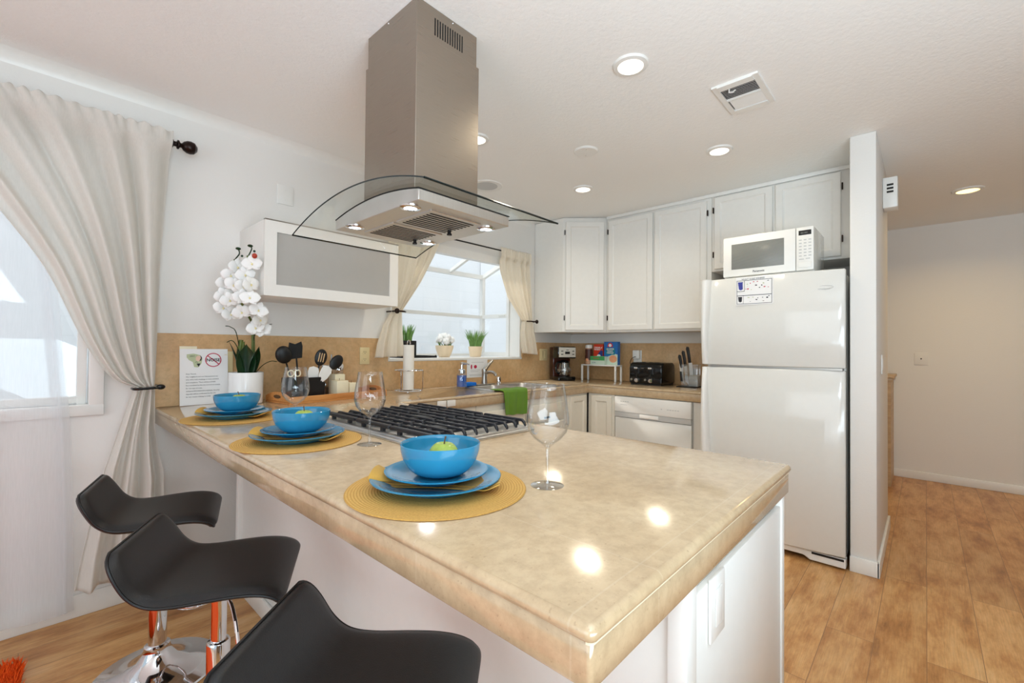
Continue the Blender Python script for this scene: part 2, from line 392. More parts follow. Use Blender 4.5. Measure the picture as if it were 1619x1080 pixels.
# ------------------------------------------------------------------ the setting
struct(MB().box(-3.2, -4.2, -.06, 6.1, 3.0, 0).build('floor', M_floor))
struct(MB().box(-3.2, -4.2, ZC, 6.1, 3.0, ZC + .08).build('ceiling', M_ceil))
WX0, WX1, WZ0, WZ1 = -1.75, 0.215, 0.93, 2.10          # left window opening
GX0, GX1, GZ0, GZ1 = 1.74, 3.172, 1.142, 2.02          # garden window opening
b = MB(); YB = Y1 + .13
b.box(-3.2, Y1, 0, WX0, YB, ZC); b.box(WX0, Y1, 0, WX1, YB, WZ0); b.box(WX0, Y1, WZ1, WX1, YB, ZC); b.box(WX1, Y1, 0, GX0, YB, ZC)
b.box(GX0, Y1, 0, GX1, YB, GZ0 - .02); b.box(GX0, Y1, GZ1, GX1, YB, ZC); b.box(GX1, Y1, 0, 4.1, YB, ZC)
struct(b.build('wall_back', M_wall, smooth=False))
struct(MB().box(X2, .315, 0, X2 + .12, Y1, ZC).build('wall_right', M_wall, smooth=False))
struct(MB().box(3.152, .197, 0, 4.103, .315, ZC, .006).build('wall_partition', M_wall))
struct(MB().box(5.86, -4.2, 0, 5.98, 2.2, ZC).build('wall_hall', M_wall, smooth=False))
struct(MB().box(-2.2, -3.1, 0, 3.45, -2.98, ZC).build('wall_added_living', M_living, smooth=False))  # unseen wall added to cut frontal light and reflect brown
struct(MB().box(3.45, -3.1, 0, 3.57, -1.3, ZC).build('wall_added_side', M_living, smooth=False))  # unseen side wall added; its taupe darkens the chimney's reflection
struct(MB().box(3.45, -1.42, 0, 5.86, -1.3, ZC).build('wall_added_hall', M_wall, smooth=False))  # unseen wall added to keep daylight out of the hall
struct(MB().box(4.103, 1.6, 0, 5.86, 1.72, ZC).build('wall_hall_end', M_wall, smooth=False))
# rounded plaster strip where the left wall meets the ceiling
b = MB(); b.prism([(Y1, ZC - .05), (Y1, ZC), (Y1 - .05, ZC), (Y1 - .026, ZC - .008), (Y1 - .008, ZC - .026)], 'x', -3.2, 3.3)
struct(b.build('trim_1', M_trim))
def baseboard(name, pts, h=.085, t=.013):
    b = MB()
    for (x0, y0, x1, y1) in pts: b.box(x0, y0, 0, x1, y1, h, .004)
    return struct(b.build(name, M_trim))
baseboard('baseboard_back', [(-3.2, Y1 - .014, .75, Y1)], .1)
baseboard('baseboard_partition', [(3.138, .185, 3.153, .316), (3.138, .184, 4.103, .198)])
baseboard('baseboard_hall', [(5.846, -4.2, 5.861, 1.6)], .075)
# left window
w = struct(thing('window_1', 'tall daylit window behind the white sheer curtain', 'window', (0, 0, 0)))
b = MB(.0006)
for bx in ((WX0 - .05, Y1 - .02, WZ0 - .03, WX1 + .035, Y1 + .10, WZ0 + .02), (WX0 - .05, Y1 - .02, WZ1 - .02, WX1 + .035, Y1 + .10, WZ1 + .03), (WX1 - .02, Y1 - .02, WZ0, WX1 + .035, Y1 + .10, WZ1), (WX0 - .05, Y1 - .02, WZ0, WX0 + .02, Y1 + .10, WZ1),
           (-.80, Y1 + .03, WZ0, -.75, Y1 + .08, WZ1), (WX1 - .06, Y1 + .03, WZ0, WX1 - .02, Y1 + .08, WZ1), (WX0, Y1 + .03, WZ0 + .02, WX1 - .02, Y1 + .08, WZ0 + .06)): b.box(*bx, .004)
b.build('window_frame', M_trim, w)
MB().box(WX0, Y1 + .052, WZ0, WX1, Y1 + .057, WZ1).build('pane', M_pane, w)
# garden window: a glazed box that stands out of the wall
w = struct(thing('window_2', 'garden window box over the sink with a sloping glass top', 'window', (0, 0, 0)))
gy = 3.32; b = MB(.0003)
b.box(GX0, Y1 - .012, GZ0 - .02, GX1, gy + .03, GZ0, .003)                                             # shelf and sill
for x in (GX0, GX1 - .022): b.box(x, Y1, GZ0, x + .022, Y1 + .13, GZ1)                                   # reveals
b.box(GX0, Y1 - .01, GZ1 - .05, GX1, Y1 + .03, GZ1 + .015); b.box(GX0, Y1 + .05, GZ1 - .03, GX1, Y1 + .13, GZ1 + .005)
for x in (GX0, GX1 - .045):                                                                            # front posts, side frames
    b.box(x, gy - .02, GZ0, x + .045, gy + .025, 1.96)
    b.box(x + .008, YB, GZ0, x + .038, gy, GZ0 + .045); b.box(x + .008, YB, GZ0, x + .038, YB + .04, GZ1)
    b.box(x + .004, YB, 1.515, x + .042, gy, 1.56)
    b.prism([(YB, 2.10), (gy + .02, 1.95), (gy + .02, 1.91), (YB, 2.06)], 'x', x + .004, x + .041)
for x in (2.2, 2.7): b.prism([(YB, 2.10), (gy + .02, 1.95), (gy + .02, 1.92), (YB, 2.07)], 'x', x, x + .03)
b.box(GX0, gy - .02, 1.915, GX1, gy + .025, 1.965); b.box(GX0, gy - .015, 1.515, GX1, gy + .02, 1.555); b.box(GX0, gy - .015, GZ0, GX1, gy + .02, GZ0 + .03)
b.box(GX1 - .052, YB + .04, 1.53, GX1 - .044, YB + .13, 1.548, .003)
b.build('window_frame', M_trim, w)
b = MB(); b.box(GX0, gy, GZ0, GX1, gy + .004, 1.93); b.box(GX0 + .02, YB, GZ0, GX0 + .024, gy, 1.95); b.box(GX1 - .024, YB, GZ0, GX1 - .02, gy, 1.95)
b.prism([(YB, 2.085), (gy, 1.94), (gy, 1.936), (YB, 2.081)], 'x', GX0, GX1); b.build('pane', M_pane, w, smooth=False)
# the neighbouring house seen through the panes; taller left part added to block sun
nb = tag(MB().prism([(-6, -1), (7.5, -1), (7.5, 3.1), (1.0, 3.1), (1.0, 6.0), (-6, 6.0)], 'y', 4.7, 4.85).build('neighbour_house_wall', M_siding, smooth=False), 'pale lap-sided house wall outside the garden window', 'wall'); struct(nb)
struct(MB().box(4.4, 3.1, -1, 4.5, 4.69, 3.1).build('wall_outside', M_siding, smooth=False))

# ------------------------------------------------------------------ worktop, backsplash
def offset_poly(P, d):
    n = len(P); out = []
    for i in range(n):
        a, b_, c = Vector(P[i - 1]), Vector(P[i]), Vector(P[(i + 1) % n])
        e1 = (b_ - a).normalized(); e2 = (c - b_).normalized()
        n1 = Vector((-e1.y, e1.x)); n2 = Vector((-e2.y, e2.x))       # inward for CCW
        k = d / max(.2, 1 + n1.dot(n2)); out.append(tuple(b_ + (n1 + n2) * k))
    return out
def round_corner(P, i, r, k=6):
    a, b_, c = Vector(P[i - 1]), Vector(P[i]), Vector(P[(i + 1) % len(P)])
    u = (a - b_).normalized(); v = (c - b_).normalized(); o = b_ + (u + v) * r
    pts = []
    a0 = math.atan2(*(b_ + u * r - o).yx); a1 = math.atan2(*(b_ + v * r - o).yx); d = (a1 - a0 + PI) % (2 * PI) - PI
    for j in range(k + 1): pts.append((o.x + r * math.cos(a0 + d * j / k), o.y + r * math.sin(a0 + d * j / k)))
    return P[:i] + pts + P[i + 1:]
PXL, PXR, PYN, WF1, WF2 = .430, 1.433, .271, 2.186, 3.369
out = [(PXL, PYN), (PXR, PYN), (PXR, WF1), (WF2, WF1), (WF2, 1.125), (X2 - .003, 1.125), (X2 - .003, Y1 - .003), (PXL, Y1 - .003)]
out = round_corner(out, 7, .02, 4); out = round_corner(out, 1, .0125, 4); out = round_corner(out, 0, .0125, 4)
t = bmesh.new(); rings = []
for d, z in ((.008, CB), (.006, CB + .002), (.006, CT - .0245), (.0068, CT - .0235), (.0068, CT - .0215), (.003, CT - .0195), (.0, CT - .013), (.0012, CT - .007), (.005, CT - .0025), (.010, CT)):
    rings.append([t.verts.new((x, y, z)) for x, y in offset_poly(out, d)])
for A, B in zip(rings, rings[1:]):
    for k in range(len(A)): t.faces.new((A[k], A[(k + 1) % len(A)], B[(k + 1) % len(A)], B[k]))
t.faces.new(rings[-1]); t.faces.new(rings[0][::-1]); bmesh.ops.recalc_face_normals(t, faces=t.faces)
b = MB(); b._merge(t); ctop = b.build('countertop', M_stone, angle=50)
SX0, SX1, SY0, SY1 = 2.30, 3.02, 2.285, 2.73
cut = MB().box(SX0 + .012, SY0 + .012, .5, SX1 - .012, SY1 - .012, 1.2).build('cut', M_stone)
mod = ctop.modifiers.new('hole', 'BOOLEAN'); mod.object = cut; mod.operation = 'DIFFERENCE'; mod.solver = 'EXACT'
bpy.context.view_layer.update()
me = bpy.data.meshes.new_from_object(ctop.evaluated_get(bpy.context.evaluated_depsgraph_get())); ctop.modifiers.clear(); ctop.data = me; me.name = 'countertop'
bpy.data.objects.remove(cut)
t = bmesh.new(); g_ = [[t.verts.new((x, y, z)) for x, y in offset_poly(out, .0052)] for z in (CT - .0242, CT - .0208)]
for k in range(len(g_[0]) - 2): t.faces.new((g_[0][k], g_[0][k + 1], g_[1][k + 1], g_[1][k]))
M_grout = mat('cream_grout', (226, 208, 178), .8, var=.05); b = MB(); b._merge(t); b.build('grout_joint', M_grout, ctop)
tag(ctop, 'beige travertine worktop running from the peninsula round to the fridge', 'countertop')
b = MB(); z1 = 1.284; y0 = Y1 - .012
yb = Y1 - .0005
b.prism([(.434, CT), (X2 - .001, CT), (X2 - .001, z1), (GX1, z1), (GX1, GZ0 - .021), (GX0, GZ0 - .021), (GX0, z1), (.434, z1)], 'y', y0, yb, .001, 1)
b.build('tile_course', M_splash)
o = bpy.data.objects['tile_course']; o.name = 'backsplash'; tag(o, 'tan stone backsplash under the garden window and wall cabinet', 'backsplash')
o = MB().box(X2 - .012, 1.1, CT, X2 - .0005, Y1 - .013, z1, .002).build('backsplash', M_splash); tag(o, 'tan stone backsplash behind the toaster and cereal boxes', 'backsplash')

# ------------------------------------------------------------------ cabinets
def door_mb(w, h, frame=.055, t=.02):
    """framed door, front at y=0 facing -Y, lower left corner at the origin"""
    b = bmesh.new(); bmesh.ops.create_cube(b, size=1)
    for v in b.verts: v.co = Vector((w / 2 + v.co.x * w, t / 2 + v.co.y * t, h / 2 + v.co.z * h))
    f = [f for f in b.faces if f.normal.y < -.9][0]
    bmesh.ops.inset_region(b, faces=[f], thickness=.006, depth=0.003); bmesh.ops.inset_region(b, faces=[f], thickness=frame, depth=0)
    bmesh.ops.inset_region(b, faces=[f], thickness=.004, depth=-.004); bmesh.ops.inset_region(b, faces=[f], thickness=.012, depth=-.005)
    m = MB(); m._merge(b); return m
def door(parent, x, z, w, h, m, y=-.02, hinge=None, frame=.055, handle=None):
    d = door_mb(w, h, frame).build('door', m, parent, loc=(x, y, z), smooth=False)
    if hinge:
        for hz in (.09, h - .12):
            hx = -.012 if hinge == 'L' else w + .004
            hb = MB().box(hx, -.003, hz, hx + .008, .012, hz + .045, .002).build('hinge', M_bronze, d)
    if handle: MB().box(*handle, .004).build('handle', m, d)
    return d
R90 = -PI / 2
# corner wall cabinet, standing diagonally between the window and the right wall
UZ0, UZ1 = 1.378, ZC - .004; UX = 3.62
cab = thing('corner_wall_cabinet', 'white diagonal corner wall cabinet with one framed door right of the window', 'cabinet', (3.36, 2.47, UZ0))
fp = [(0, 0), (UX - 3.36, 2.165 - 2.47), (X2 - .002 - 3.36, 2.165 - 2.47), (X2 - .002 - 3.36, Y1 - .002 - 2.47), (0, Y1 - .002 - 2.47)]
MB().prism(fp, 'z', 0, UZ1 - UZ0, .003, 1).build('body', M_cab, cab)
ang = math.atan2(2.165 - 2.47, UX - 3.36); dl = math.hypot(UX - 3.36, 2.165 - 2.47)
d = door_mb(dl - .05, 1.0).build('door', M_cab, cab, loc=(.025 * math.cos(ang) + .02 * math.sin(ang), .025 * math.sin(ang) - .02 * math.cos(ang), .018), rot=(0, 0, ang), smooth=False)
for hz in (.09, .88): MB().box(-.013, -.003, hz, -.005, .012, hz + .045, .002).build('hinge', M_bronze, d)
# two-door wall cabinet and the short one over the fridge
cab = thing('wall_cabinet', 'white tall two-door wall cabinet above the toaster and cereal boxes', 'cabinet', (UX, 2.163, UZ0), R90)
L = 2.163 - 1.228
MB().box(0, 0, 0, L, X2 - .002 - UX, UZ1 - UZ0, .003).build('body', M_cab, cab)
door(cab, .030, .018, .424, 1.0, M_cab, hinge='L'); door(cab, .474, .018, .428, 1.0, M_cab, hinge='R')
cab = thing('wall_cabinet', 'white short two-door cabinet above the microwave and fridge', 'cabinet', (UX, 1.226, 1.835), R90)
L = 1.226 - .325
MB().box(0, 0, 0, L, X2 - .002 - UX, UZ1 - 1.835, .003).build('body', M_cab, cab)
door(cab, .024, .016, .398, .555, M_cab, hinge='L'); door(cab, .442, .016, .378, .555, M_cab, hinge='R')
# crown strip along the ceiling over these cabinets
o = struct(MB().box(UX - .014, .325, ZC - .028, UX, 2.16, ZC, .004).build('trim_2', M_trim))
# glass fronted cabinet on the back wall
cab = thing('hanging_cabinet', 'white wall cabinet with a grey frosted glass lift-up door above the orchid', 'cabinet', (.797, 2.42, 1.478))
MB().box(0, .02, 0, .77, Y1 - .001 - 2.42, .383, .003).build('body', M_cab, cab)
d = MB(); w_, h_, q = .77, .383, .058
for bx in ((0, 0, 0, q, .018, h_), (w_ - q, 0, 0, w_, .018, h_), (q, 0, 0, w_ - q, .018, q), (q, 0, h_ - q, w_ - q, .018, h_)): d.box(*bx)
d = d.build('door', M_cab, cab, smooth=False)
MB().box(q, .006, q, w_ - q, .012, h_ - q).build('glass_panel', M_frost, d)
MB().box(0, -.001, h_ - .003, w_, .019, h_ + .003).build('edge_strip', M_nickel, d)
# base cabinets
def base_cab(label, loc, rot, L, depth, parts):
    c = thing('base_cabinet', label, 'cabinet', loc, rot)
    MB().box(0, 0, .1, L, depth, CB - .002 - loc[2], .002).build('body', M_base, c)
    MB().box(.01, .06, 0, L - .01, depth, .1).build('toe_kick', M_base, c)
    for kind, x, z, w, h in parts:
        if kind == 'door': door(c, x, z, w, h, M_base)
        else:
            dr = MB().box(0, 0, 0, w, .02, h, .004).build('drawer', M_base, c, loc=(x, -.02, z))
            MB().tube([(w / 2 - .05, .002, h / 2), (w / 2 - .045, -.022, h / 2), (w / 2 + .045, -.022, h / 2), (w / 2 + .05, .002, h / 2)], .004, 8).build('handle', M_nickel, dr)
    return c
D1 = Y1 - .003 - 2.212
base_cab('cream base cabinet with two small drawers beside the peninsula', (1.412, 2.212, 0), 0, .634, D1, [('drawer', .05, .66, .27, .13), ('drawer', .345, .66, .27, .13), ('door', .05, .13, .27, .51), ('door', .345, .13, .27, .51)])
sb = thing('base_cabinet', 'cream sink base cabinet under the green towel', 'cabinet', (2.05, 2.212, 0))
b = MB(); L = 1.0; b.box(0, 0, .1, L, .02, CB - .002); b.box(0, .02, .1, .02, D1, CB - .002); b.box(L - .02, .02, .1, L, D1, CB - .002); b.box(.02, .02, .1, L - .02, D1, .12); b.box(.02, D1 - .02, .12, L - .02, D1, CB - .002)
b.build('body', M_base, sb, smooth=False)
MB().box(.01, .06, 0, L - .01, D1, .1).build('toe_kick', M_base, sb)
MB().box(.03, -.02, .66, .48, 0, .79, .004).build('false_drawer_front', M_base, sb); MB().box(.50, -.02, .66, .97, 0, .79, .004).build('false_drawer_front', M_base, sb)
door(sb, .03, .13, .45, .51, M_base); door(sb, .50, .13, .47, .51, M_base)
MB().box(.70, -.026, .675, .78, -.02, .69, .002).build('latch', M_dark, sb)
base_cab('cream narrow base cabinet in the corner left of the dishwasher', (3.052, 2.212, 0), 0, .335, D1, [('door', .06, .13, .235, .69)])
base_cab('cream narrow base cabinet tucked between corner and dishwasher', (3.392, 2.20, 0), R90, .262, X2 - .003 - 3.392, [('door', .04, .13, .20, .69)])
# peninsula base
pc = thing('peninsula_cabinet', 'white panelled cabinet under the peninsula worktop', 'cabinet', (.75, .30, 0))
MB().box(0, 0, .0, .653, 2.26, CB - .002, .004).build('body', M_trim, pc)
b = MB(); b.box(.018, -.012, .1, .635, 0, CB - .03, .003); b.build('end_panel', M_trim, pc)
b = MB(); b.box(-.014, 0, 0, 0, 2.26, .085, .004); b.box(0, -.013, 0, .653, 0, .085, .004); b.build('baseboard', M_trim, pc)
for q in ((.632, -.016, 0, .66, .012, CB - .004), (-.014, -.014, 0, .03, .02, CB - .004), (-.018, 2.225, 0, .01, 2.262, CB - .004)): MB().box(*q, .003).build('corner_post', M_trim, pc)
for k in range(3): 
    d = door_mb(.56, .68).build('door', M_trim, pc, loc=(.673, .05 + k * .595, .13), rot=(0, 0, PI / 2), smooth=False)
def outlet(name, label, loc, rotz, m, kind='duplex', w=.072, h=.115):
    o = thing(name, label, 'switch' if kind == 'switch' else 'outlet', loc, rotz)
    MB().box(-w / 2, -.006, -h / 2, w / 2, 0, h / 2, .0025).build('plate', m, o)
    if kind == 'duplex':
        for s in (-1, 1):
            q = MB().lathe([(0, 0), (.0165, 0), (.0165, .002), (0, .002)], 20, mx=T(0, -.006, s * .024) @ RX90).build('receptacle', m, o)
            bb = MB()
            for sx in (-1, 1): bb.box(sx * .006 - .001, -.0086, s * .024 - .002, sx * .006 + .001, -.0078, s * .024 + .007)
            bb.box(-.002, -.0086, s * .024 - .01, .002, -.0078, s * .024 - .006); bb.build('slots', M_dark, q)
    elif kind == 'switch':
        n = max(1, round(w / .06)) if w > .08 else 1
        for k in range(n): MB().box(-.017 + (k - (n - 1) / 2) * .046, -.0085, -.034, .017 + (k - (n - 1) / 2) * .046, -.006, .034, .002).build('rocker', m, o)
    elif kind == 'jack':
        MB().lathe([(0, 0), (.006, 0), (.006, .004), (0, .004)], 12, mx=T(0, -.006, 0) @ RX90).build('jack', M_dark, o)
    else:
        for s in (-1, 1): MB().ball((0, -.006, s * .03), .003, 8).build('screw', m, o)
    return o
outlet('wall_outlet', 'ivory duplex outlet on the backsplash beside the left café curtain', (1.556, Y1 - .0125, 1.163), 0, M_ivory)
outlet('wall_outlet', 'ivory outlet on the backsplash behind the orchid pot', (.735, Y1 - .0125, 1.135), 0, M_ivory)
outlet('light_switch', 'ivory double switch plate right of the garden window', (3.49, Y1 - .0125, 1.163), 0, M_ivory, 'switch', .118)
outlet('light_switch', 'narrow ivory switch plate next to the coffee maker', (3.67, Y1 - .0125, 1.165), 0, M_ivory, 'switch')
outlet('blank_plate', 'white blank wall plate high above the glass-front cabinet', (1.033, Y1 - .0005, 2.124), 0, M_white, 'blank', .092, .115)
outlet('wall_outlet', 'white outlet plate on the peninsula end panel', (.872, .3 - .0125, .757), 0, M_trim, 'switch', .075, .115)
outlet('cable_jack', 'white jack plate low on the hall wall', (5.8595, .033, 1.161), R90, M_wall, 'jack', .1, .12)
outlet('light_switch', 'white switch plate on the partition side facing the hall', (3.5, .1965, 1.15), 0, M_white, 'switch')
# door chime on the partition
ch = thing('door_chime', 'white chime box with three dark slots high on the partition', 'chime', (3.63, .1965, 2.125))
MB().box(0, -.072, 0, .12, 0, .19, .005).build('case', M_white, ch)
for k in range(3): MB().box(-.0012, -.052, .092 + k * .022, .002, -.020, .104 + k * .022).build('slot', M_dark, ch)
# ledge of the stair half wall in the hall
hw = thing('half_wall', 'wood-capped half wall at the end of the hall', 'half wall', (5.55, .40, 0))
MB().box(-.2, -.165, 0, .3, 0, .985).build('body', M_halfwall, hw); MB().box(-.22, -.19, .985, .3, .02, 1.01, .005).build('cap', M_halfwall, hw); MB().box(-.21, -.178, .955, .3, .01, .985, .004).build('moulding', M_halfwall, hw)
# ------------------------------------------------------------------ fridge
fr = thing('refrigerator', 'white top-freezer refrigerator with a printed sheet on its freezer door', 'refrigerator', (3.105, 1.105, 0), R90)
FW = .775
MB().box(.004, .07, .055, FW - .004, .74, 1.672, .006).build('body', M_appl, fr)
def bowed(z0, z1):
    n = 24; P = []
    for i in range(n + 1):
        x = FW * i / n; P.append((x, -.026 * (1 - abs(2 * i / n - 1) ** 2.4)))
    return MB().prism(P + [(FW, .062), (0, .062)], 'z', z0, z1, .006, 2)
dz = 1.121
fd = bowed(dz + .008, 1.692).build('freezer_door', M_appl, fr, angle=50)
rd = bowed(.075, dz - .006).build('fridge_door', M_appl, fr, angle=50)
def handle(z0, z1, wide_top):
    b = MB(); n = 14
    def f(u, v):
        z = z0 + (z1 - z0) * u; k = u if wide_top else 1 - u
        w = .036 + .026 * (k ** 1.6); d = .048 * (1 - (1 - k) ** 4) + .012
        a = PI * v
        return (.004 + (w * (1 - math.cos(a)) / 2) - .008, -.004 - d * math.sin(a) ** .6, z)
    b.grid(f, n, 16); return b
handle(dz + .012, 1.69, True).build('handle', M_white, fd); handle(.52, dz - .008, False).build('handle', M_white, rd)
MB().box(.05, -.012, dz - .0055, FW - .012, .05, dz + .0075).build('door_gap_trim', M_nickel, fr)
b = MB(); b.prism([(.004, .065), (FW, .065), (FW, .012), (FW - .17, .012), (FW - .2, .032), (.2, .032), (.17, .012), (.004, .012)], 'y', .006, .07, .004, 1); b.build('base_grille', M_white, fr)
MB().box(FW - .16, .0045, .05, FW - .008, .02, .062).build('grille_slot', M_dark, fr)
for x in (.03, FW - .06): MB().lathe([(0, 0), (.02, 0), (.02, .02), (0, .02)], 14, mx=T(x, .35, .028) @ Matrix.Rotation(PI / 2, 4, 'Y')).build('roller', M_dark, fr)
MB().box(.02, .2, .008, FW - .02, .7, .055).build('undercarriage', M_dark, fr)
MB().box(FW - .06, .062, 1.672, FW - .01, .12, 1.69, .006).build('hinge', M_white, fr)
# maker's emblem, raised on the door
def emb_y(x): return -.026 * (1 - abs(2 * x / FW - 1) ** 2.4)
em = MB().tube([(.685 + .036 * math.cos(a), emb_y(.685) - .0005 + .036 * math.cos(a) * .05, 1.592 + .010 * math.sin(a)) for a in [2 * PI * k / 24 for k in range(24)]], .0012, 5, True).build('emblem', M_grey, fd)
text_part('lettering', 'Whirlpool', .014, M_grey, em, T(.648, emb_y(.66) - .0015, 1.578) @ Matrix.Rotation(math.radians(3), 4, 'Z') @ RX90)
# the printed sheet on the freezer
ps = thing('printed_sheet', 'white sorting chart with blue and black bins taped to the freezer door', 'sheet', (3.0785, .894, 1.513), R90)
MB().box(0, -.0008, 0, .212, 0, .175).build('paper', M_paper, ps, smooth=False)
b = MB(); yy = -.0014
for q in ((.006, .006, .206, .0085), (.006, .153, .206, .1555), (.006, .006, .0085, .1555), (.2035, .006, .206, .1555), (.006, .058, .206, .0615), (.05, .087, .0525, .1535), (.006, .085, .052, .088), (.044, .008, .0455, .058)): b.box(q[0], yy, q[1], q[2], -.0007, q[3])
b.build('ruled_lines', M_ink, ps, smooth=False)
MB().prism([(.013, .146), (.044, .146), (.041, .138), (.042, .1), (.030, .094), (.019, .1)], 'y', yy, -.0007).build('blue_bin_picture', M_inkb, ps)
MB().prism([(.014, .052), (.038, .052), (.036, .022), (.028, .018), (.018, .022)], 'y', yy, -.0007).build('black_bin_picture', M_ink, ps)
rr = random.Random(3)
for nm, mm, spots in (('red_pictures', M_inkr, [(.085, .135, 9, 8), (.104, .142, 12, 5), (.125, .142, 10, 5), (.072, .10, 12, 9), (.060, .10, 7, 5), (.165, .108, 14, 7), (.186, .104, 10, 4)]), ('black_pictures', M_ink, [(.118, .12, 14, 8), (.15, .118, 8, 9), (.185, .144, 14, 5), (.137, .104, 9, 8), (.12, .03, 12, 8), (.128, .04, 6, 8), (.18, .04, 12, 9), (.19, .05, 8, 6), (.155, .042, 9, 5), (.16, .02, 12, 3), (.085, .02, 10, 3)]), ('pale_pictures', M_inkg, [(.068, .13, 12, 8), (.07, .118, 10, 2), (.16, .13, 12, 8), (.09, .094, 10, 5), (.075, .045, 14, 6), (.1, .046, 12, 5)])):
    b = MB()
    for x, z, w_, h_ in spots:
        n = 7; b.prism([(x + w_ / 2000 * rr.uniform(.6, 1.15) * math.cos(2 * PI * k / n), z + h_ / 2000 * rr.uniform(.6, 1.15) * math.sin(2 * PI * k / n)) for k in range(n)], 'y', yy, -.0007)
    b.build(nm, mm, ps, smooth=False)
text_part('title', 'WHAT GOES WHERE?', .0135, M_ink, ps, T(.034, yy, .158) @ RX90)
# ------------------------------------------------------------------ microwave
mw = thing('microwave', 'white microwave oven standing on top of the fridge', 'microwave', (3.135, .985, 1.693), R90)
MB().box(0, .012, .004, .504, .35, .272, .006).build('case', M_appl, mw)
md = MB().box(0, -.014, .012, .412, .012, .27, .005).build('door', M_white, mw)
MB().box(.052, -.0155, .058, .352, -.0125, .222, .001).build('window', M_mesh, md)
text_part('lettering', 'Panasonic', .017, M_ink, md, T(.178, -.0145, .03) @ RX90, bold=.0003)
cp = MB().box(.4145, -.014, .012, .504, .012, .27, .005).build('control_panel', M_white, mw)
MB().box(.428, -.0155, .222, .492, -.0125, .25, .001).build('display', M_dark, cp)
text_part('digits', '88:88', .016, M_mesh, cp, T(.438, -.016, .229) @ RX90)
b = MB()
for r in range(6):
    for c in range(3): b.box(.430 + c * .024, -.0152, .19 - r * .019, .444 + c * .024, -.0135, .196 - r * .019)
b.box(.43, -.0152, .076, .455, -.0135, .081); b.box(.464, -.0152, .078, .486, -.0135, .083); b.build('keypad', M_grey, cp, smooth=False)
MB().box(.428, -.0165, .028, .494, -.0125, .062, .003).build('door_button', M_white, cp)
for x in (.03, .47):
    for y in (.05, .31): MB().lathe([(.012, 0), (.012, .005)], 12, (x, y, -.001)).build('foot', M_dark, mw)
# ------------------------------------------------------------------ dishwasher
dw = thing('dishwasher', 'white dishwasher with a grey pocket handle under the stone worktop', 'dishwasher', (3.385, 1.93, 0), R90)
MB().box(.004, .015, .1, .646, X2 - .02 - 3.385, CB - .004).build('tub', M_appl, dw)
MB().box(.006, -.012, .105, .644, .014, .66, .004).build('door', M_appl, dw)
cp = MB().box(.006, -.02, .705, .644, .014, CB - .006, .004).build('control_panel', M_white, dw)
MB().prism([(-.016, .664), (-.004, .664), (.012, .704), (-.018, .704)], 'x', .006, .644).build('pocket_handle', M_grey, dw)
MB().box(.23, -.0215, .672, .39, -.012, .700, .003).build('grip', M_white, dw)
b = MB()
for k in range(4): b.box(.06 + k * .02, -.0208, .79, .075 + k * .02, -.0195, .796)
for k in range(5): b.box(.46 + k * .02, -.0208, .757, .474 + k * .02, -.0195, .762)
b.box(.06, -.0208, .765, .12, -.0195, .768); b.box(.41, -.0208, .757, .42, -.0195, .763); b.build('printed_buttons', M_grey, cp, smooth=False)
MB().box(.02, .04, 0, .63, .2, .1).build('toe_panel', M_appl, dw)
fl_ = MB().box(3.392, 1.13, 0, X2 - .02, 1.279, CB - .004, .003).build('filler_panel', M_appl); tag(fl_, 'white filler panel closing the gap between dishwasher and fridge', 'panel')
# ------------------------------------------------------------------ sink and its things
sk = thing('sink', 'double bowl stainless steel sink set in the worktop under the window', 'sink', (SX0, SY0, CT))
SW, SD = SX1 - SX0, SY1 - SY0
def rrect(x0, y0, x1, y1, r, n=5):
    P = []
    for cx, cy, a0 in ((x1 - r, y1 - r, 0), (x0 + r, y1 - r, PI / 2), (x0 + r, y0 + r, PI), (x1 - r, y0 + r, 1.5 * PI)):
        for k in range(n + 1): P.append((cx + r * math.cos(a0 + PI / 2 * k / n), cy + r * math.sin(a0 + PI / 2 * k / n)))
    return P
t = bmesh.new()
def ring(P, z): return [t.verts.new((x, y, z)) for x, y in P]
R0 = ring(rrect(-.012, -.012, SW + .012, SD + .012, .03), .0005); R1 = ring(rrect(-.008, -.008, SW + .008, SD + .008, .03), .007); R2 = ring(rrect(.004, .004, SW - .004, SD - .004, .03), .006)
for A, B in ((R0, R1), (R1, R2)):
    for k in range(len(A)): t.faces.new((A[k], A[(k + 1) % len(A)], B[(k + 1) % len(A)], B[k]))
bowls = [(.022, .022, SW / 2 - .012, SD - .09), (SW / 2 + .012, .022, SW - .022, SD - .09)]
loops = [ring(rrect(*q, .05), .004) for q in bowls]
edges = []
def loop_edges(L): return [t.edges.get((L[k], L[(k + 1) % len(L)])) or t.edges.new((L[k], L[(k + 1) % len(L)])) for k in range(len(L))]
bmesh.ops.triangle_fill(t, edges=loop_edges(R2) + loop_edges(loops[0]) + loop_edges(loops[1]), use_beauty=True)
for q, L0 in zip(bowls, loops):
    prev = L0
    for d, z in ((.004, -.004), (.010, -.14), (.03, -.165)):
        Rn = ring(rrect(q[0] + d, q[1] + d, q[2] - d, q[3] - d, .05), z)
        for k in range(len(prev)): t.faces.new((prev[k], prev[(k + 1) % len(prev)], Rn[(k + 1) % len(prev)], Rn[k]))
        prev = Rn
    t.faces.new(prev)
bmesh.ops.recalc_face_normals(t, faces=t.faces)
b = MB(); b._merge(t); b.build('basin', M_sink, sk, angle=40)
for q in bowls: MB().lathe([(0, .0), (.04, .0), (.042, .003), (.03, .001), (0, .001)], 24, ((q[0] + q[2]) / 2, (q[1] + q[3]) / 2, -.1655)).build('drain', M_chrome, sk)
fc = thing('faucet', 'brushed nickel single-lever faucet behind the sink', 'faucet', (2.565, 2.675, CT + .007))
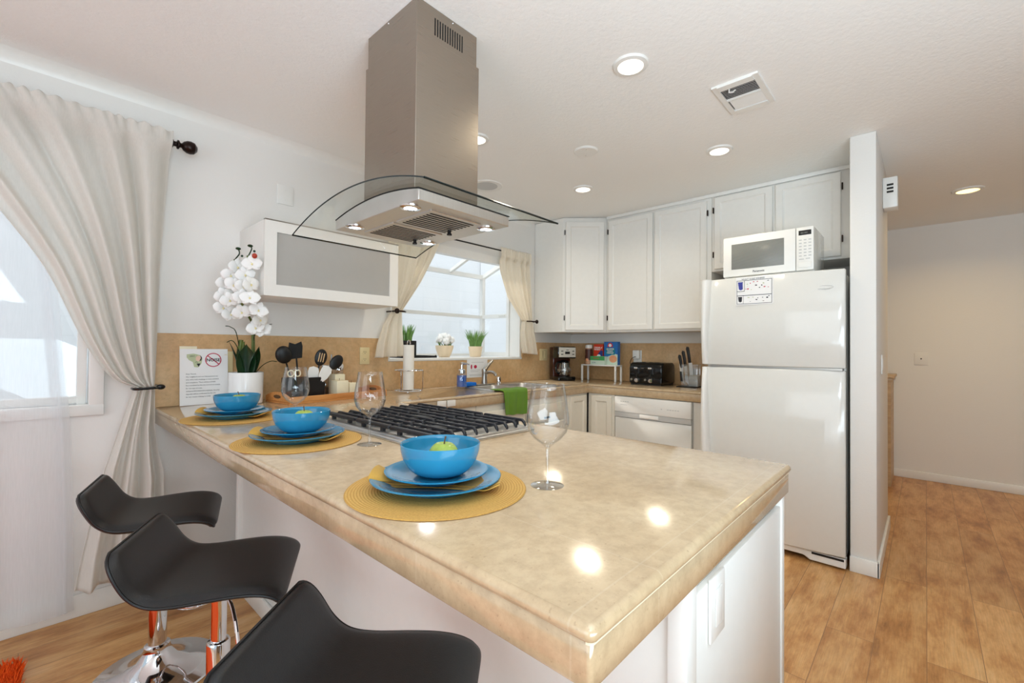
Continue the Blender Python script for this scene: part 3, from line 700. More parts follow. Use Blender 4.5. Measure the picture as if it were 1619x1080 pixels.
MB().box(-.10, -.028, 0, .10, .028, .008, .004).build('deck_plate', M_nickel, fc)
MB().lathe([(.026, .006), (.026, .02), (.022, .045), (.021, .10), (.023, .115), (.021, .13), (0, .134)], 24).build('body', M_nickel, fc)
MB().tube(smoothpts([(0, 0, .085), (.0, -.05, .105), (.0, -.10, .105), (.0, -.128, .092), (.0, -.134, .080)]), .0125, 12).build('spout', M_nickel, fc)
MB().tube([(0, 0, .115), (.022, .0, .140), (.055, -.004, .172), (.088, -.006, .196)], [.020, .018, .013, .010], 12).build('lever', M_nickel, fc)
ag = thing('air_gap', 'small chrome air gap cap on the sink deck right of the faucet', 'air gap', (2.745, 2.685, CT + .007))
MB().lathe([(.021, 0), (.021, .006), (.019, .008), (.019, .05), (.017, .058), (0, .06)], 24).build('cap', M_chrome, ag); MB().box(-.003, -.0205, .02, .003, -.018, .04).build('slot', M_dark, ag)
sp = thing('soap_dispenser', 'glass pump bottle of blue liquid soap left of the sink', 'soap dispenser', (2.255, 2.60, CT))
MB().lathe([(0, .001), (.036, .001), (.038, .004), (.038, .105), (.034, .112), (.02, .118), (.02, .124), (0, .124)], 32).build('bottle', M_acryl, sp)
MB().lathe([(0, .014), (.0365, .014), (.0365, .100), (0, .100)], 32).build('liquid', M_tealblu, sp)
MB().lathe([(0, .115), (.027, .115), (.027, .14), (.02, .145), (.012, .147), (.012, .182), (0, .184)], 24).build('collar', M_chrome, sp)
MB().tube([(-.012, 0, .186), (.01, 0, .19), (.04, -.012, .188), (.06, -.02, .180)], [.012, .011, .006, .005], 10).build('spout', M_chrome, sp)
sg = MB().box(2.312, 2.625, CT + .008, 2.435, 2.70, CT + .036, .006).build('sponge', M_sponge); tag(sg, 'blue rectangular sponge lying on the sink rim beside the soap', 'sponge')
sn = thing('sink_notice', 'small white notice with two red marks on the backsplash behind the faucet', 'notice', (2.482, Y1 - .0125, .975))
MB().box(0, -.001, 0, .235, 0, .155).build('paper', M_paper, sn, smooth=False)
b = MB(); b.prism([(.05 + .008 * math.cos(a), .09 + .02 * math.sin(a)) for a in [PI / 6 * k for k in range(12)]], 'y', -.0016, -.0008); b.build('red_mark', M_inkr, sn)
b = MB(); b.prism([(.095 + .017 * math.cos(a), .09 + .015 * math.sin(a)) for a in [PI / 6 * k for k in range(12)]], 'y', -.0016, -.0008); b.build('red_mark', M_inkr, sn)
b = MB()
for z, x0, x1 in ((.125, .05, .19), (.06, .04, .15), (.048, .04, .13), (.022, .03, .2), (.013, .03, .17)): b.box(x0, -.0016, z, x1, -.0008, z + .0035)
b.build('printed_lines', M_grey, sn, smooth=False)
# green towel over the worktop edge
b = MB(); rt = random.Random(5)
def towel(u, v):
    x = 2.262 + .262 * u; p = lerp([(2.285, .926), (2.24, .926), (2.20, .926), (2.184, .923), (2.1785, .912), (2.1765, .86), (2.1765, .80), (2.1765, .742 + .012 * (1 - u))], v)
    x += .035 * v * (1 - u) * (1 if v > .4 else v / .4); w = .004 * math.sin(u * 9 + v * 2) * min(1, v * 1.4)
    return (x + (.02 * (u - .5) * (1 - v)), p[0] - abs(w), p[1] + .002 * math.sin(u * 14))
b.grid(towel, 30, 40, -.0045); gt = b.build('dish_towel', M_terry); tag(gt, 'green waffle dish towel draped over the worktop edge at the sink', 'towel')
for k, (x, lb) in enumerate(((1.733, 'left'), (1.808, 'right'))):
    o = MB().box(x - .033, 2.176, .858, x + .033, 2.1855, .897, .002).build('edge_clip', M_white)
    tag(o, '%s of two white square tabs on the worktop edge behind the cooktop' % lb, 'tab', 'white tabs on the worktop edge')
# ------------------------------------------------------------------ paper towel holder, sill plants
ph = thing('paper_towel_holder', 'chrome wire paper towel stand on the worktop left of the soap', 'paper towel holder', (1.776, 2.60, CT))
def circ(r, z, n=28, c=(0, 0)): return [(c[0] + r * math.cos(2 * PI * k / n), c[1] + r * math.sin(2 * PI * k / n), z) for k in range(n)]
MB().tube(circ(.095, .014), .0035, 8, True).build('base_ring', M_chrome, ph); MB().tube(circ(.098, .152), .0035, 8, True).build('guard_ring', M_chrome, ph)
for k in range(3):
    a = -.6 + 2 * PI * k / 3; MB().tube([(.095 * math.cos(a), .095 * math.sin(a), .014), (.098 * math.cos(a), .098 * math.sin(a), .152)], .003, 8).build('upright', M_chrome, ph)
    a += .5; MB().ball((.095 * math.cos(a), .095 * math.sin(a), .0085), .0088, 10).build('foot', M_chrome, ph)
b = MB(); b.tube([(-.095, 0, .014), (.095, 0, .014)], .003, 8); b.tube([(0, -.095, .014), (0, .095, .014)], .003, 8); b.build('cross_bar', M_chrome, ph)
MB().tube([(-.012, 0, .014), (-.012, 0, .335), (-.009, 0, .352), (0, 0, .358), (.009, 0, .352), (.012, 0, .335), (.012, 0, .014)], .0035, 8).build('loop_post', M_chrome, ph)
pr = MB().lathe([(.018, .02), (.037, .02), (.037, .325), (.018, .325)], 36, (1.776, 2.60, CT), closed=True).build('paper_towel_roll', M_towelp)
tag(pr, 'slim white paper towel roll on the chrome wire stand', 'paper towel')
def blades(n, r, h, seed, spread=.5, w=.0035):
    rd_ = random.Random(seed); b = MB()
    for k in range(n):
        a = rd_.uniform(0, 2 * PI); q = r * math.sqrt(rd_.random()); hh = h * rd_.uniform(.6, 1.0); lean = spread * h * rd_.uniform(.1, 1)
        bx, by = q * math.cos(a), q * math.sin(a); dx, dy = math.cos(a), math.sin(a)
        pts = [(bx + dx * lean * s * s, by + dy * lean * s * s, hh * s) for s in (0, .3, .6, .85, 1)]
        b.tube(pts, [w, w, w * .8, w * .5, w * .1], 4)
    return b
gz = GZ0 + .0005
pl = thing('potted_grass', 'grass plant in a black square planter at the left of the sill', 'plant', (2.045, 3.03, gz + .009))
b = MB(); b.box(-.06, -.055, 0, .06, .055, .125, .004); b.build('planter', M_blackm, pl); blades(70, .045, .14, 1, .35).build('grass', M_leaf, pl, loc=(0, 0, .12))
pt = thing('plant_tray', 'thin black metal tray under the black planter on the sill', 'tray', (1.95, 2.93, gz))
b = MB(); b.box(-.04, -.03, 0, .3, -.024, .016); b.box(-.04, .20, 0, .3, .206, .016); b.box(-.04, -.024, 0, -.034, .20, .016); b.box(.294, -.024, 0, .3, .20, .016); b.box(-.034, -.024, .003, .294, .2, .0085); b.build('tray', M_blackm, pt, smooth=False)
for x in (-.03, .29):
    MB().ball((x, -.027, .016), .006, 8).build('corner_bead', M_blackm, pt)
pl = thing('flower_vase', 'round white vase of white roses in the middle of the sill', 'vase', (2.43, 3.03, gz))
MB().lathe([(0, .001), (.045, .001), (.06, .03), (.076, .075), (.078, .100), (.07, .100), (.066, .08), (0, .06)], 32).build('vase', M_cream, pl)
rf = random.Random(8)
for k in range(9):
    a = k * 2.4; ph = math.acos(1 - k / 9 * .95); cx, cy, cz = .066 * math.sin(ph) * math.cos(a), .066 * math.sin(ph) * math.sin(a), .118 + .062 * math.cos(ph)
    b = MB()
    for j in range(9):
        aa = j * 2.4; u_ = 1 - 2 * (j + .5) / 9; rr_ = .016 * math.sqrt(1 - u_ * u_)
        b.ball((cx + rr_ * math.cos(aa), cy + rr_ * math.sin(aa), cz + .016 * u_), .0165, 10)
    b.build('rose', M_petal, pl)
blades(14, .06, .06, 12, .6, .006).build('leaves', M_leaf, pl, loc=(0, 0, .08))
pl = thing('potted_grass', 'grass plant in a cream round pot at the right of the sill', 'plant', (2.79, 3.03, gz))
MB().lathe([(0, .001), (.05, .001), (.066, .095), (.062, .095), (.058, .08), (0, .08)], 32).build('pot', M_cream, pl); blades(120, .05, .175, 2, .45).build('grass', M_leaf, pl, loc=(0, 0, .078))
# ------------------------------------------------------------------ island range hood
HX0, HX1, HY0, HY1, HZ = .829, 1.245, 1.171, 1.729, 1.69
hd = thing('range_hood', 'stainless island range hood with curved glass canopy hanging from the ceiling', 'range hood', (1.037, 1.45, HZ))
def arc(y): return 1.757 - .38 * (y - 1.45) ** 2 - HZ
ax0, ax1, ay0, ay1 = HX0 - 1.037, HX1 - 1.037, HY0 - 1.45, HY1 - 1.45
ys = [ay0 + (ay1 - ay0) * k / 24 for k in range(25)]
body = MB().prism([(ay0, 0), (ay1, 0)] + [(y, arc(1.45 + y)) for y in ys[::-1]], 'x', ax0, ax1, .002, 1).build('canopy_body', M_steelb, hd)  # brighter steel copy stands in for lamp glow on the underside
b = MB(); b.grid(lambda u, v: (ax0 - .001 + (ax1 - ax0 + .002) * u, ay0 - .001 + (ay1 - ay0 + .002) * v, arc(1.45 + ay0 + (ay1 - ay0) * v) - .0005), 1, 24, -.0035); b.build('gasket', M_dark, hd)
GXa, GXb, GYa, GYb = .737 - 1.037, 1.348 - 1.037, 1.016 - 1.45, 1.92 - 1.45
b = MB(); b.grid(lambda u, v: (GXa + (GXb - GXa) * u, GYa + (GYb - GYa) * v, arc(1.45 + GYa + (GYb - GYa) * v) + .007 + (.0)), 1, 40, -.006); gl = b.build('glass_canopy', M_glasst, hd)
b = MB(); e = .0035
for x in (GXa, GXb): b.tube([(x, GYa + (GYb - GYa) * k / 40, arc(1.45 + GYa + (GYb - GYa) * k / 40) + .010) for k in range(41)], .0024, 6)
for y in (GYa, GYb): b.tube([(GXa, y, arc(1.45 + y) + .010), (GXb, y, arc(1.45 + y) + .010)], .0034, 6)
M_gedge = mat('dark_green_glass_edge', (20, 32, 32), 0.15, var=.1); b.build('polished_edge', M_gedge, gl)
MB().box(-.146, -.168, .058, .146, .172, 2.318 - HZ, .0015, 1).build('lower_chimney', M_duct, hd)
uc = MB().box(-.140, -.158, 2.31 - HZ, .142, .167, ZC - HZ, .0015, 1).build('upper_chimney', M_duct, hd)
for k in range(12):
    x = .974 - 1.037 + k * .01155; MB().box(x, -.1588, 2.346 - HZ, x + .0048, -.157, 2.408 - HZ).build('vent_slot', M_dark, uc)
for p in ((.02, -.159), (-.1405, .02)):
    MB().ball((p[0], p[1], ZC - HZ - .012), .0035, 8).build('screw', M_chrome, uc)
for j, (fy0, fy1) in enumerate(((1.222, 1.432), (1.452, 1.662))):
    f = MB().box(.916 - 1.037, fy0 - 1.45, -.005, 1.146 - 1.037, fy1 - 1.45, .001, .0015, 1).build('baffle_filter', M_steelb, hd)
    for k in range(9):
        y = fy0 + .022 + k * .0205 - 1.45; MB().box(.932 - 1.037, y, -.0062, 1.130 - 1.037, y + .0075, -.0045).build('baffle_slot', M_dark, f)
    hx = 1.118 - 1.037; hy = (fy0 + fy1) / 2 + .045 - 1.45
    MB().lathe([(.007, 0), (.007, -.012), (.01, -.014), (.01, -.02), (0, -.021)], 14, (hx, hy, -.005)).build('knob', M_black, f)
for x in (.857, 1.205):
    for y in (1.256, 1.626):
        l = MB().lathe([(.021, .001), (.036, .001), (.036, -.003), (.022, -.005)], 28, (x - 1.037, y - 1.45, 0), closed=True).build('spotlight', M_chrome, hd)
        MB().lathe([(0, -.001), (.0215, -.001), (.0215, -.003), (0, -.0035)], 24, (x - 1.037, y - 1.45, 0)).build('lens', M_led, l)
        ld = bpy.data.lights.new('hood_lamp', 'SPOT'); ld.energy = 2.2; ld.color = (.9, .93, 1); ld.spot_size = 2.0; ld.spot_blend = .6; ld.shadow_soft_size = .02
        lo = bpy.data.objects.new('hood_lamp', ld); COL.objects.link(lo); lo.parent = l; lo.location = (x - 1.037, y - 1.45, -.012)
# ------------------------------------------------------------------ cooktop
ck = thing('cooktop', 'stainless gas cooktop with black cast iron grates in the peninsula', 'cooktop', (.812, 1.09, CT))
CW, CD = .50, .73
t = MB(); t.box(0, 0, 0, CW, CD, .010, .004); t.box(.012, .012, .0, CW - .012, CD - .012, .0178, .005); t.build('tray', M_steelb, ck)
for (x, y, r) in ((.15, .14, .042), (.36, .14, .034), (.255, .365, .052), (.15, .59, .034), (.36, .59, .042)):
    bn = MB().lathe([(r + .012, 0), (r + .010, .006), (r, .008), (r, .014), (0, .014)], 28, (x, y, .0175)).build('burner', M_steel, ck)
    MB().lathe([(r - .004, .0), (r - .002, .004), (r - .008, .008), (0, .009)], 28, (x, y, .0315)).build('burner_cap', M_blackm, bn)
xs = [.072 + .0495 * k for k in range(9)]
for g in range(3):
    y0g = .015 + g * .234; y1g = y0g + .230
    b = MB()
    for i, x in enumerate(xs):
        zt = .044; w = .0054
        end0 = [(y0g + .003, .020), (y0g + .006, .034), (y0g + .02, zt)] if g == 0 else [(y0g, zt - .012), (y0g + .006, zt)]
        end1 = [(y1g - .02, zt), (y1g - .006, .034), (y1g - .003, .020)] if g == 2 else [(y1g - .006, zt), (y1g, zt - .012)]
        top = end0 + end1; bot = [(y, max(.0185, z - .0105)) for y, z in top[::-1]]
        b.prism(top + bot, 'x', x - w, x + w, .0022, 1)
    for y in (y0g + .05, (y0g + y1g) / 2, y1g - .05): b.box(xs[0], y - .005, .028, xs[-1], y + .005, .038, .002, 1)
    for x in (xs[0], xs[-1]):
        for y in (y0g + .05, y1g - .05): b.box(x - .007, y - .007, .0178, x + .007, y + .007, .032, .001, 1)
    if True:
        b.prism([(y0g + .004, .030), (y1g - .004, .030), (y1g - .004, .044), (y0g + .004, .044)], 'x', .026, .044, .003, 1)
        for y in (y0g + .05, y1g - .05): b.box(.03, y - .005, .028, xs[0], y + .005, .038, .002, 1)
        for y in (y0g + .05, y1g - .05): b.box(.028, y - .007, .0178, .042, y + .007, .036, .001, 1)
    b.build('grate', M_iron, ck)
# ------------------------------------------------------------------ place settings
def make_mat(loc, lb):
    b = MB(); R = .195
    pr = [(0, 0)]; pr = [(0, .0005), (R - .002, .0005), (R, .002), (R - .001, .0035)]
    for k in range(40): r = R - .002 - (R - .002) * k / 40; pr += [(r, .0037), (max(r - .0025, 0), .0035)]
    pr[-1] = (0, .0034); b.lathe(pr, 72); o = b.build('placemat', M_mat, loc=loc, angle=80)
    return tag(o, lb, 'placemat', 'round woven placemats')
def plate_profile(R, h):
    f = .6 * R
    return [(0, .003), (f - .004, .003), (f - .004, 0), (f, 0), (f + .004, .004), (R - .012, h - .006), (R, h - .001), (R + .0005, h + .001), (R - .002, h + .0015), (R - .014, h - .002), (f + .006, .0085), (f - .01, .007), (0, .007)]
def bowl_profile(R, h):
    P = [(0, .004), (.36 * R, .004), (.36 * R, 0), (.42 * R, 0)]; n = 12
    for k in range(1, n + 1):
        a = k / n; P.append((R * (.42 + .58 * math.sin(a * PI / 2) ** .8), .002 + (h - .002) * (1 - math.cos(a * PI / 2)) ** .85))
    P += [(R - .0015, h + .0012), (R - .0035, h)]
    for k in range(n - 1, 0, -1):
        a = k / n; P.append(((R * (.42 + .58 * math.sin(a * PI / 2) ** .8)) - .0045, .006 + (h - .006) * (1 - math.cos(a * PI / 2)) ** .85))
    return P + [(0, .0065)]
def make_plate(loc, R, h, lb, grp):
    o = MB().lathe(plate_profile(R, h), 64).build('dinner_plate' if R > .13 else 'salad_plate', M_blue, loc=loc, angle=50)
    return tag(o, lb, 'plate', grp)
def make_napkin(loc, rz, lb):
    """folded napkin lying across the dinner plate, ends curled up over the rim"""
    b = MB()
    def f(u, v):
        x = -.138 + .276 * u; e = abs(2 * u - 1); w = .052 + .006 * math.sin(u * 7)
        y = (v - .5) * 2 * w * (1 - .25 * e ** 3) + .012 * math.sin(u * 5)
        z = .0105 + .012 * max(0, e - .80) / .20 + .002 * math.sin(v * PI * 3 + u * 3) * max(0, e - .5) * 2
        return (x, y, z)
    b.grid(f, 36, 14, -.0022)
    b.grid(lambda u, v: (lambda p: (p[0] + .006, p[1] * .86 + .004, p[2] + .0026 + .004 * max(0, abs(2 * u - 1) - .8) * 2 * (1 + math.sin(v * 9))))(f(u * .96 + .02, v)), 36, 14, -.0022)
    # the rolled fold at the near end
    b.grid(lambda u, v: (-.142 + .055 * u, (.045 - .02 * u) * math.cos(v * PI * 1.3 + .3) , .028 - .014 * u + .013 * math.sin(v * PI * 1.6) * (1 - u)), 10, 16, -.002)
    o = b.build('napkin', M_napkin, loc=loc, rot=(0, 0, rz)); return tag(o, lb, 'napkin', 'mustard cloth napkins')
def make_apple(loc, lb, rz):
    a = thing('apple', lb, 'apple', loc, rz, 'green apples in the bowls')
    P = []
    for k in range(17):
        t_ = PI * k / 16; r = .036 * math.sin(t_) * (1 + .12 * math.cos(t_)); z = .034 - .034 * math.cos(t_) - .010 * math.exp(-((t_ - PI) / .35) ** 2) + .004 * math.exp(-(t_ / .3) ** 2)
        P.append((max(r, 0), z))
    MB().lathe(P, 28).build('fruit', M_apple, a); MB().tube([(0, 0, .056), (.002, 0, .066), (.006, .001, .076)], [.0014, .0014, .002], 6).build('stem', M_stemw, a); return a
def make_glass(loc, lb):
    """thin stemmed glass: outer wall up, over the rim, inner wall down"""
    o = thing('wine_glass', lb, 'wine glass', loc, 0, 'clear stemmed wine glasses')
    MB().lathe([(.006, .088), (.014, .0945), (.030, .106), (.043, .122), (.0485, .142), (.0475, .165), (.044, .19), (.0395, .215), (.0372, .230), (.0366, .2308), (.0360, .230), (.0383, .215), (.0428, .19), (.0463, .165), (.0473, .142), (.0418, .1228), (.029, .1075), (.013, .0965), (.006, .094)], 64, closed=True).build('bowl', M_glass, o, angle=60)
    MB().lathe([(.0060, .0065), (.0046, .014), (.0036, .03), (.0034, .06), (.0038, .078), (.006, .0879)], 24).build('stem', M_foot, o, angle=60)
    MB().lathe([(0, .0006), (.036, .0006), (.0375, .0014), (.036, .0022), (.02, .0036), (.0062, .0064)], 56).build('foot', M_foot, o, angle=60)
    return o
settings = [((.622, .793), (.806, .631), 'nearest the worktop corner', 'nearest to the worktop corner', -.86, .0), ((.612, 1.510), (.745, 1.300), 'at the middle place setting', 'between the middle place setting and the cooktop', -.80, 1.3), ((.612, 2.175), (.692, 1.748), 'of the place setting by the orchid', 'just behind the middle bowl, in line with the black utensil crock', -.78, 2.2)]
for i, ((x, y), gxy, where, gw, rz, ar) in enumerate(settings):
    z = CT
    make_mat((x, y, z), 'round mustard straw placemat %s' % where)
    make_plate((x, y + .005, z + .0042), .142, .024, 'large turquoise dinner plate %s' % where, 'turquoise dinner plates')
    make_napkin((x + .002, y, z + .0042), rz, 'folded mustard napkin between the plates %s' % where)
    make_plate((x + .003, y + .008, z + .0215), .113, .019, 'small turquoise plate under the bowl %s' % where, 'small turquoise plates')
    o = MB().lathe(bowl_profile(.088, .070), 64).build('bowl', M_blue, loc=(x + .008, y + .002, z + .0288), angle=50); tag(o, 'turquoise bowl holding a green apple %s' % where, 'bowl', 'turquoise bowls')
    make_apple((x + .014, y - .002, z + .0355 ), 'green apple in the turquoise bowl %s' % where, ar)
    make_glass((*gxy, z), 'empty wine glass standing %s' % gw)
# ------------------------------------------------------------------ bar stools
def make_stool():
    s_ = thing('bar_stool', 'x', 'stool', (0, 0, 0), 0, 'black bar stools along the peninsula')
    prof = smoothpts([(-.196, .128), (-.172, .082), (-.142, .034), (-.104, .007), (-.05, .0), (.03, .003), (.09, .003), (.135, -.003), (.166, -.016), (.180, -.033)], 5)
    n = len(prof) - 1; SH = .60
    def surf(sgn):
        def f(u, v):
            k = u * n; i = min(int(k), n - 1); p = prof[i].lerp(prof[i + 1], k - i); d = (prof[i + 1] - prof[i]).normalized(); nv = Vector((-d.y, d.x))
            s2 = 2 * u - 1; tt = 2 * v - 1
            th = .016 * math.sqrt(max(0, 1 - abs(tt) ** 10)) * math.sqrt(max(0, 1 - abs(s2) ** 30)) * sgn
            hw = .180 * (1 - (.26 * abs(s2) ** 9 if s2 < 0 else .07 * s2 ** 14))
            return (p.x + nv.x * th, hw * tt, SH + p.y + nv.y * th)
        return f
    b = MB(); b.grid(surf(1), 60, 24); b.grid(surf(-1), 60, 24); bmesh.ops.remove_doubles(b.bm, verts=b.bm.verts, dist=.0004); bmesh.ops.recalc_face_normals(b.bm, faces=b.bm.faces)
    seat = b.build('seat', M_leather, s_, angle=60)
    e1 = []; 
    f1 = surf(0)
    loop = [f1(u / 60, 0) for u in range(61)] + [f1(1, v / 12) for v in range(1, 12)] + [f1(1 - u / 60, 1) for u in range(61)] + [f1(0, 1 - v / 12) for v in range(1, 12)]
    MB().tube(loop, .0035, 6, True).build('piping', M_blackm, seat)
    MB().box(-.085, -.075, SH - .03, .075, .075, SH - .014, .004).build('mounting_plate', M_chrome, s_)
    MB().lathe([(.019, .33), (.019, SH - .026), (0, SH - .026)], 28).build('piston', M_chrome, s_)
    MB().lathe([(.0285, .095), (.0285, .40), (.026, .405), (.019, .407)], 32).build('pole', M_chrome, s_)
    MB().lathe([(0, .0), (.192, 0), (.195, .004), (.192, .010), (.15, .017), (.10, .030), (.062, .056), (.044, .086), (.040, .094), (.040, .108), (.034, .112), (.028, .114)], 64).build('base', M_chrome, s_)
    fr_ = MB().tube(smoothpts([(.02, -.02, .285), (.07, -.085, .268), (.14, -.10, .262), (.195, -.06, .262), (.205, 0, .262), (.195, .06, .262), (.14, .10, .262), (.07, .085, .268), (.02, .02, .285)], 5), .0095, 12).build('footrest', M_chrome, s_)
    MB().lathe([(.033, .27), (.033, .30)], 28).build('clamp', M_chrome, fr_)
    lv = MB().tube(smoothpts([(.0, -.01, SH - .035), (.05, -.10, SH - .045), (.075, -.155, SH - .07), (.09, -.19, SH - .115)]), .0045, 8).build('lift_lever', M_chrome, s_)
    MB().ball((.09, -.19, SH - .117), .0075, 10, (1, 1, 1.5)).build('tip', M_black, lv)
    return s_
st = make_stool()
SP = [((.352, 2.115), -.30, 'black leatherette bar stool farthest from the camera, beside the curtain'), ((.378, 1.452), -.50, 'black leatherette bar stool between two others along the peninsula'), ((.425, .735), -.86, 'black leatherette bar stool nearest the camera, cut off by the frame')]
for i, ((x, y), rz, lb) in enumerate(SP):
    if i == 0: st.location = (x, y, 0); st.rotation_euler = (0, 0, rz); st['label'] = lb
    else: dup(st, (x, y, 0), rz, lb)
# ------------------------------------------------------------------ orange shag rug
b = MB(); rg = random.Random(11)
b.box(-2.3, .55, .0005, .0, 2.525, .012)
t = bmesh.new()
for k in range(11000):
    near = k < 6500
    x = rg.uniform(-.40, .005) if near else rg.uniform(-2.3, .005); y = rg.uniform(1.9, 2.53) if near else rg.uniform(.55, 2.53); a = rg.uniform(0, 2 * PI); l_ = rg.uniform(.012, .026); w = .005
    tip = t.verts.new((x + l_ * math.cos(a), y + l_ * math.sin(a), rg.uniform(.030, .055)))
    A = [t.verts.new((x + w * math.cos(a + c), y + w * math.sin(a + c), .008)) for c in (1.57, 3.67, 5.76)]
    for i in range(3): t.faces.new((A[i], A[(i + 1) % 3], tip))
b._merge(t); o = b.build('shag_rug', M_shag, smooth=False); o['kind'] = 'stuff'; tag(o, 'bright orange shag rug on the wood floor by the left wall', 'rug')
# ------------------------------------------------------------------ curtains
def gathered(Lp, Rp, y0, amp, n, gather=0.0, hem=0, ph=0, pocket=.12):
    """cloth between a left and a right edge line; folds run from the rod to the tie"""
    def f(u, v):
        a = lerp(Lp, v); c = lerp(Rp, v)
        uu = u + .012 * math.sin(2 * PI * u * 3 + 1)
        x = a[0] + (c[0] - a[0]) * uu; z = a[1] + (c[1] - a[1]) * uu
        A = amp(v); w = math.sin(2 * PI * n * u + ph + .8 * math.sin(u * 7)) + .22 * math.sin(2 * PI * n * 2.3 * u + 1.7)
        y = y0 + A * w
        if gather and v < pocket * 1.9:
            g = 1 if v < pocket else .5 + .5 * math.cos(PI * (v - pocket) / (pocket * .9)); y = y * (1 - .75 * g) + (y0 - .034) * .75 * g - .005 * g
            g = max(0, 1 - v / (pocket * 1.3)); y += gather * g * math.sin(2 * PI * n * 3.7 * u + 2 * math.sin(9 * u)); z += .006 * g * math.sin(2 * PI * n * 3.7 * u)
        return (x, y, z)
    return f
dr = thing('linen_curtain', 'oatmeal linen drape swept aside by a black holdback beside the stone backsplash', 'curtain', (0, 0, 0))
La = [(-.46, 2.262), (-.40, 2.20), (-.25, 2.0), (-.085, 1.755), (.050, 1.53), (.165, 1.24), (.262, 1.075), (.345, 1.028)]
Ra = [(.460, 2.262), (.458, 2.20), (.452, 2.05), (.442, 1.85), (.432, 1.6), (.428, 1.3), (.424, 1.10), (.420, 1.028)]
Lb = [(.345, 1.028), (.318, .93), (.285, .80), (.248, .66), (.205, .44), (.172, .25), (.158, .14)]
Rb = [(.420, 1.028), (.421, .95), (.421, .84), (.436, .72), (.458, .62), (.462, .40), (.462, .14)]
La = [tuple(p) for p in smoothpts([(x, z, 0) for x, z in La], 4)]; Ra = [tuple(p) for p in smoothpts([(x, z, 0) for x, z in Ra], 4)]
b = MB(); b.grid(gathered(La, Ra, 2.712, lambda v: .019 + .010 * math.sin(PI * v) - .010 * v ** 3, 5.2, .007), 260, 60, .0014)
b.build('upper_cloth', M_linen, dr, angle=180)
b = MB(); b.grid(gathered(Lb, Rb, 2.712, lambda v: .018 + .020 * v, 3.4, 0, ph=.6), 130, 40, .0014); b.build('lower_cloth', M_linen, dr, angle=180)
sh = thing('sheer_curtain', 'sheer white voile curtain hanging over the left window', 'curtain', (0, 0, 0))
SE = [(.0, 2.235), (.02, 1.95), (.042, 1.70), (.072, 1.43), (.100, 1.10), (.122, .82), (.136, .45), (.142, .045)]
b = MB(); b.grid(gathered([(-1.9, 2.235 - (2.235 - .045) * k / 7) for k in range(8)], SE, 2.774, lambda v: .010 + .003 * v, 9, .004), 260, 30); b.build('voile', M_sheer, sh, angle=180)
b = MB(); b.grid(gathered([(x - .035, z) for x, z in SE], SE, 2.768, lambda v: .003, 1, 0), 6, 30); b.build('side_hem', M_sheer, sh, angle=180)
rod = thing('curtain_rod', 'dark bronze curtain rod with a ball finial above the linen drape', 'curtain rod', (.46, 2.732, 2.222))
MB().tube([(-2.4, 0, 0), (.012, 0, 0)], .0095, 12).build('rod', M_bronze, rod)
MB().lathe([(.010, 0), (.020, .002), (.020, .008), (.012, .012), (.012, .022), (.022, .026), (.022, .032), (.012, .038), (.011, .044), (.022, .052), (.030, .066), (.032, .080), (.028, .096), (.014, .108), (0, .111)], 24, mx=T(.006, 0, 0) @ Matrix.Rotation(PI / 2, 4, 'Y')).build('finial', M_bronze, rod)
MB().tube([(-.06, 0, .0), (-.06, .05, .004), (-.06, .0775, .004)], .006, 8).build('bracket', M_bronze, rod)
hb = thing('holdback', 'black metal holdback gripping the linen drape', 'curtain holdback', (.432, 2.70, 1.022))
MB().tube(smoothpts([(-.095, .01, -.002), (-.092, -.03, -.002), (-.07, -.044, -.001), (-.02, -.046, .001), (.002, -.035, .003)]), .0065, 10).build('hook', M_black, hb)
MB().ball((.004, -.034, .003), .0125, 14, (1.5, 1, 1)).build('knob', M_black, hb)
MB().tube([(.006, -.03, .003), (.008, .05, .003), (.008, .109, .003)], .006, 8).build('post', M_black, hb)
# café curtains at the garden window
rod = thing('curtain_rod', 'thin black rod across the top of the garden window', 'curtain rod', (1.66, 2.745, 2.083))
MB().tube([(0, 0, 0), (1.525, 0, 0)], .006, 10).build('rod', M_blackm, rod)
for x in (-.008, 1.533): MB().ball((x, 0, 0), .013, 12, (1.3, 1, 1)).build('finial', M_blackm, rod)
for x in (.015, 1.51): MB().tube([(x, 0, 0), (x, .0645, 0)], .005, 8).build('bracket', M_blackm, rod)
def cafe(lb, Lu, Ru, Ll, Rl, n, tie):
    c = thing('cafe_curtain', lb, 'curtain', (0, 0, 0), 0, 'café curtains at the garden window')
    b = MB(); b.grid(gathered(Lu, Ru, 2.735, lambda v: .016 + .004 * math.sin(PI * v) - .006 * v, n, .004, pocket=.10), 120, 40, .0012); b.build('upper_cloth', M_cafe, c, angle=180)
    b = MB(); b.grid(gathered(Ll, Rl, 2.735, lambda v: .010 + .012 * v, n * .6), 70, 24, .0012); b.build('lower_cloth', M_cafe, c, angle=180)
cafe('cream café curtain tied back at the left of the garden window', [(1.68, 2.10), (1.69, 1.9), (1.71, 1.65), (1.725, 1.475)], [(2.155, 2.10), (2.075, 1.92), (1.955, 1.70), (1.80, 1.475)], [(1.725, 1.475), (1.66, 1.38), (1.615, 1.25), (1.598, 1.15)], [(1.80, 1.475), (1.80, 1.38), (1.808, 1.25), (1.812, 1.16)], 4.5, 1)
cafe('cream café curtain tied back at the right of the garden window', [(2.775, 2.10), (2.80, 1.9), (2.90, 1.68), (3.10, 1.475)], [(3.175, 2.10), (3.19, 1.9), (3.215, 1.7), (3.235, 1.475)], [(3.10, 1.475), (3.075, 1.38), (3.085, 1.28), (3.11, 1.18)], [(3.235, 1.475), (3.255, 1.38), (3.285, 1.26), (3.30, 1.165)], 4.5, 1)
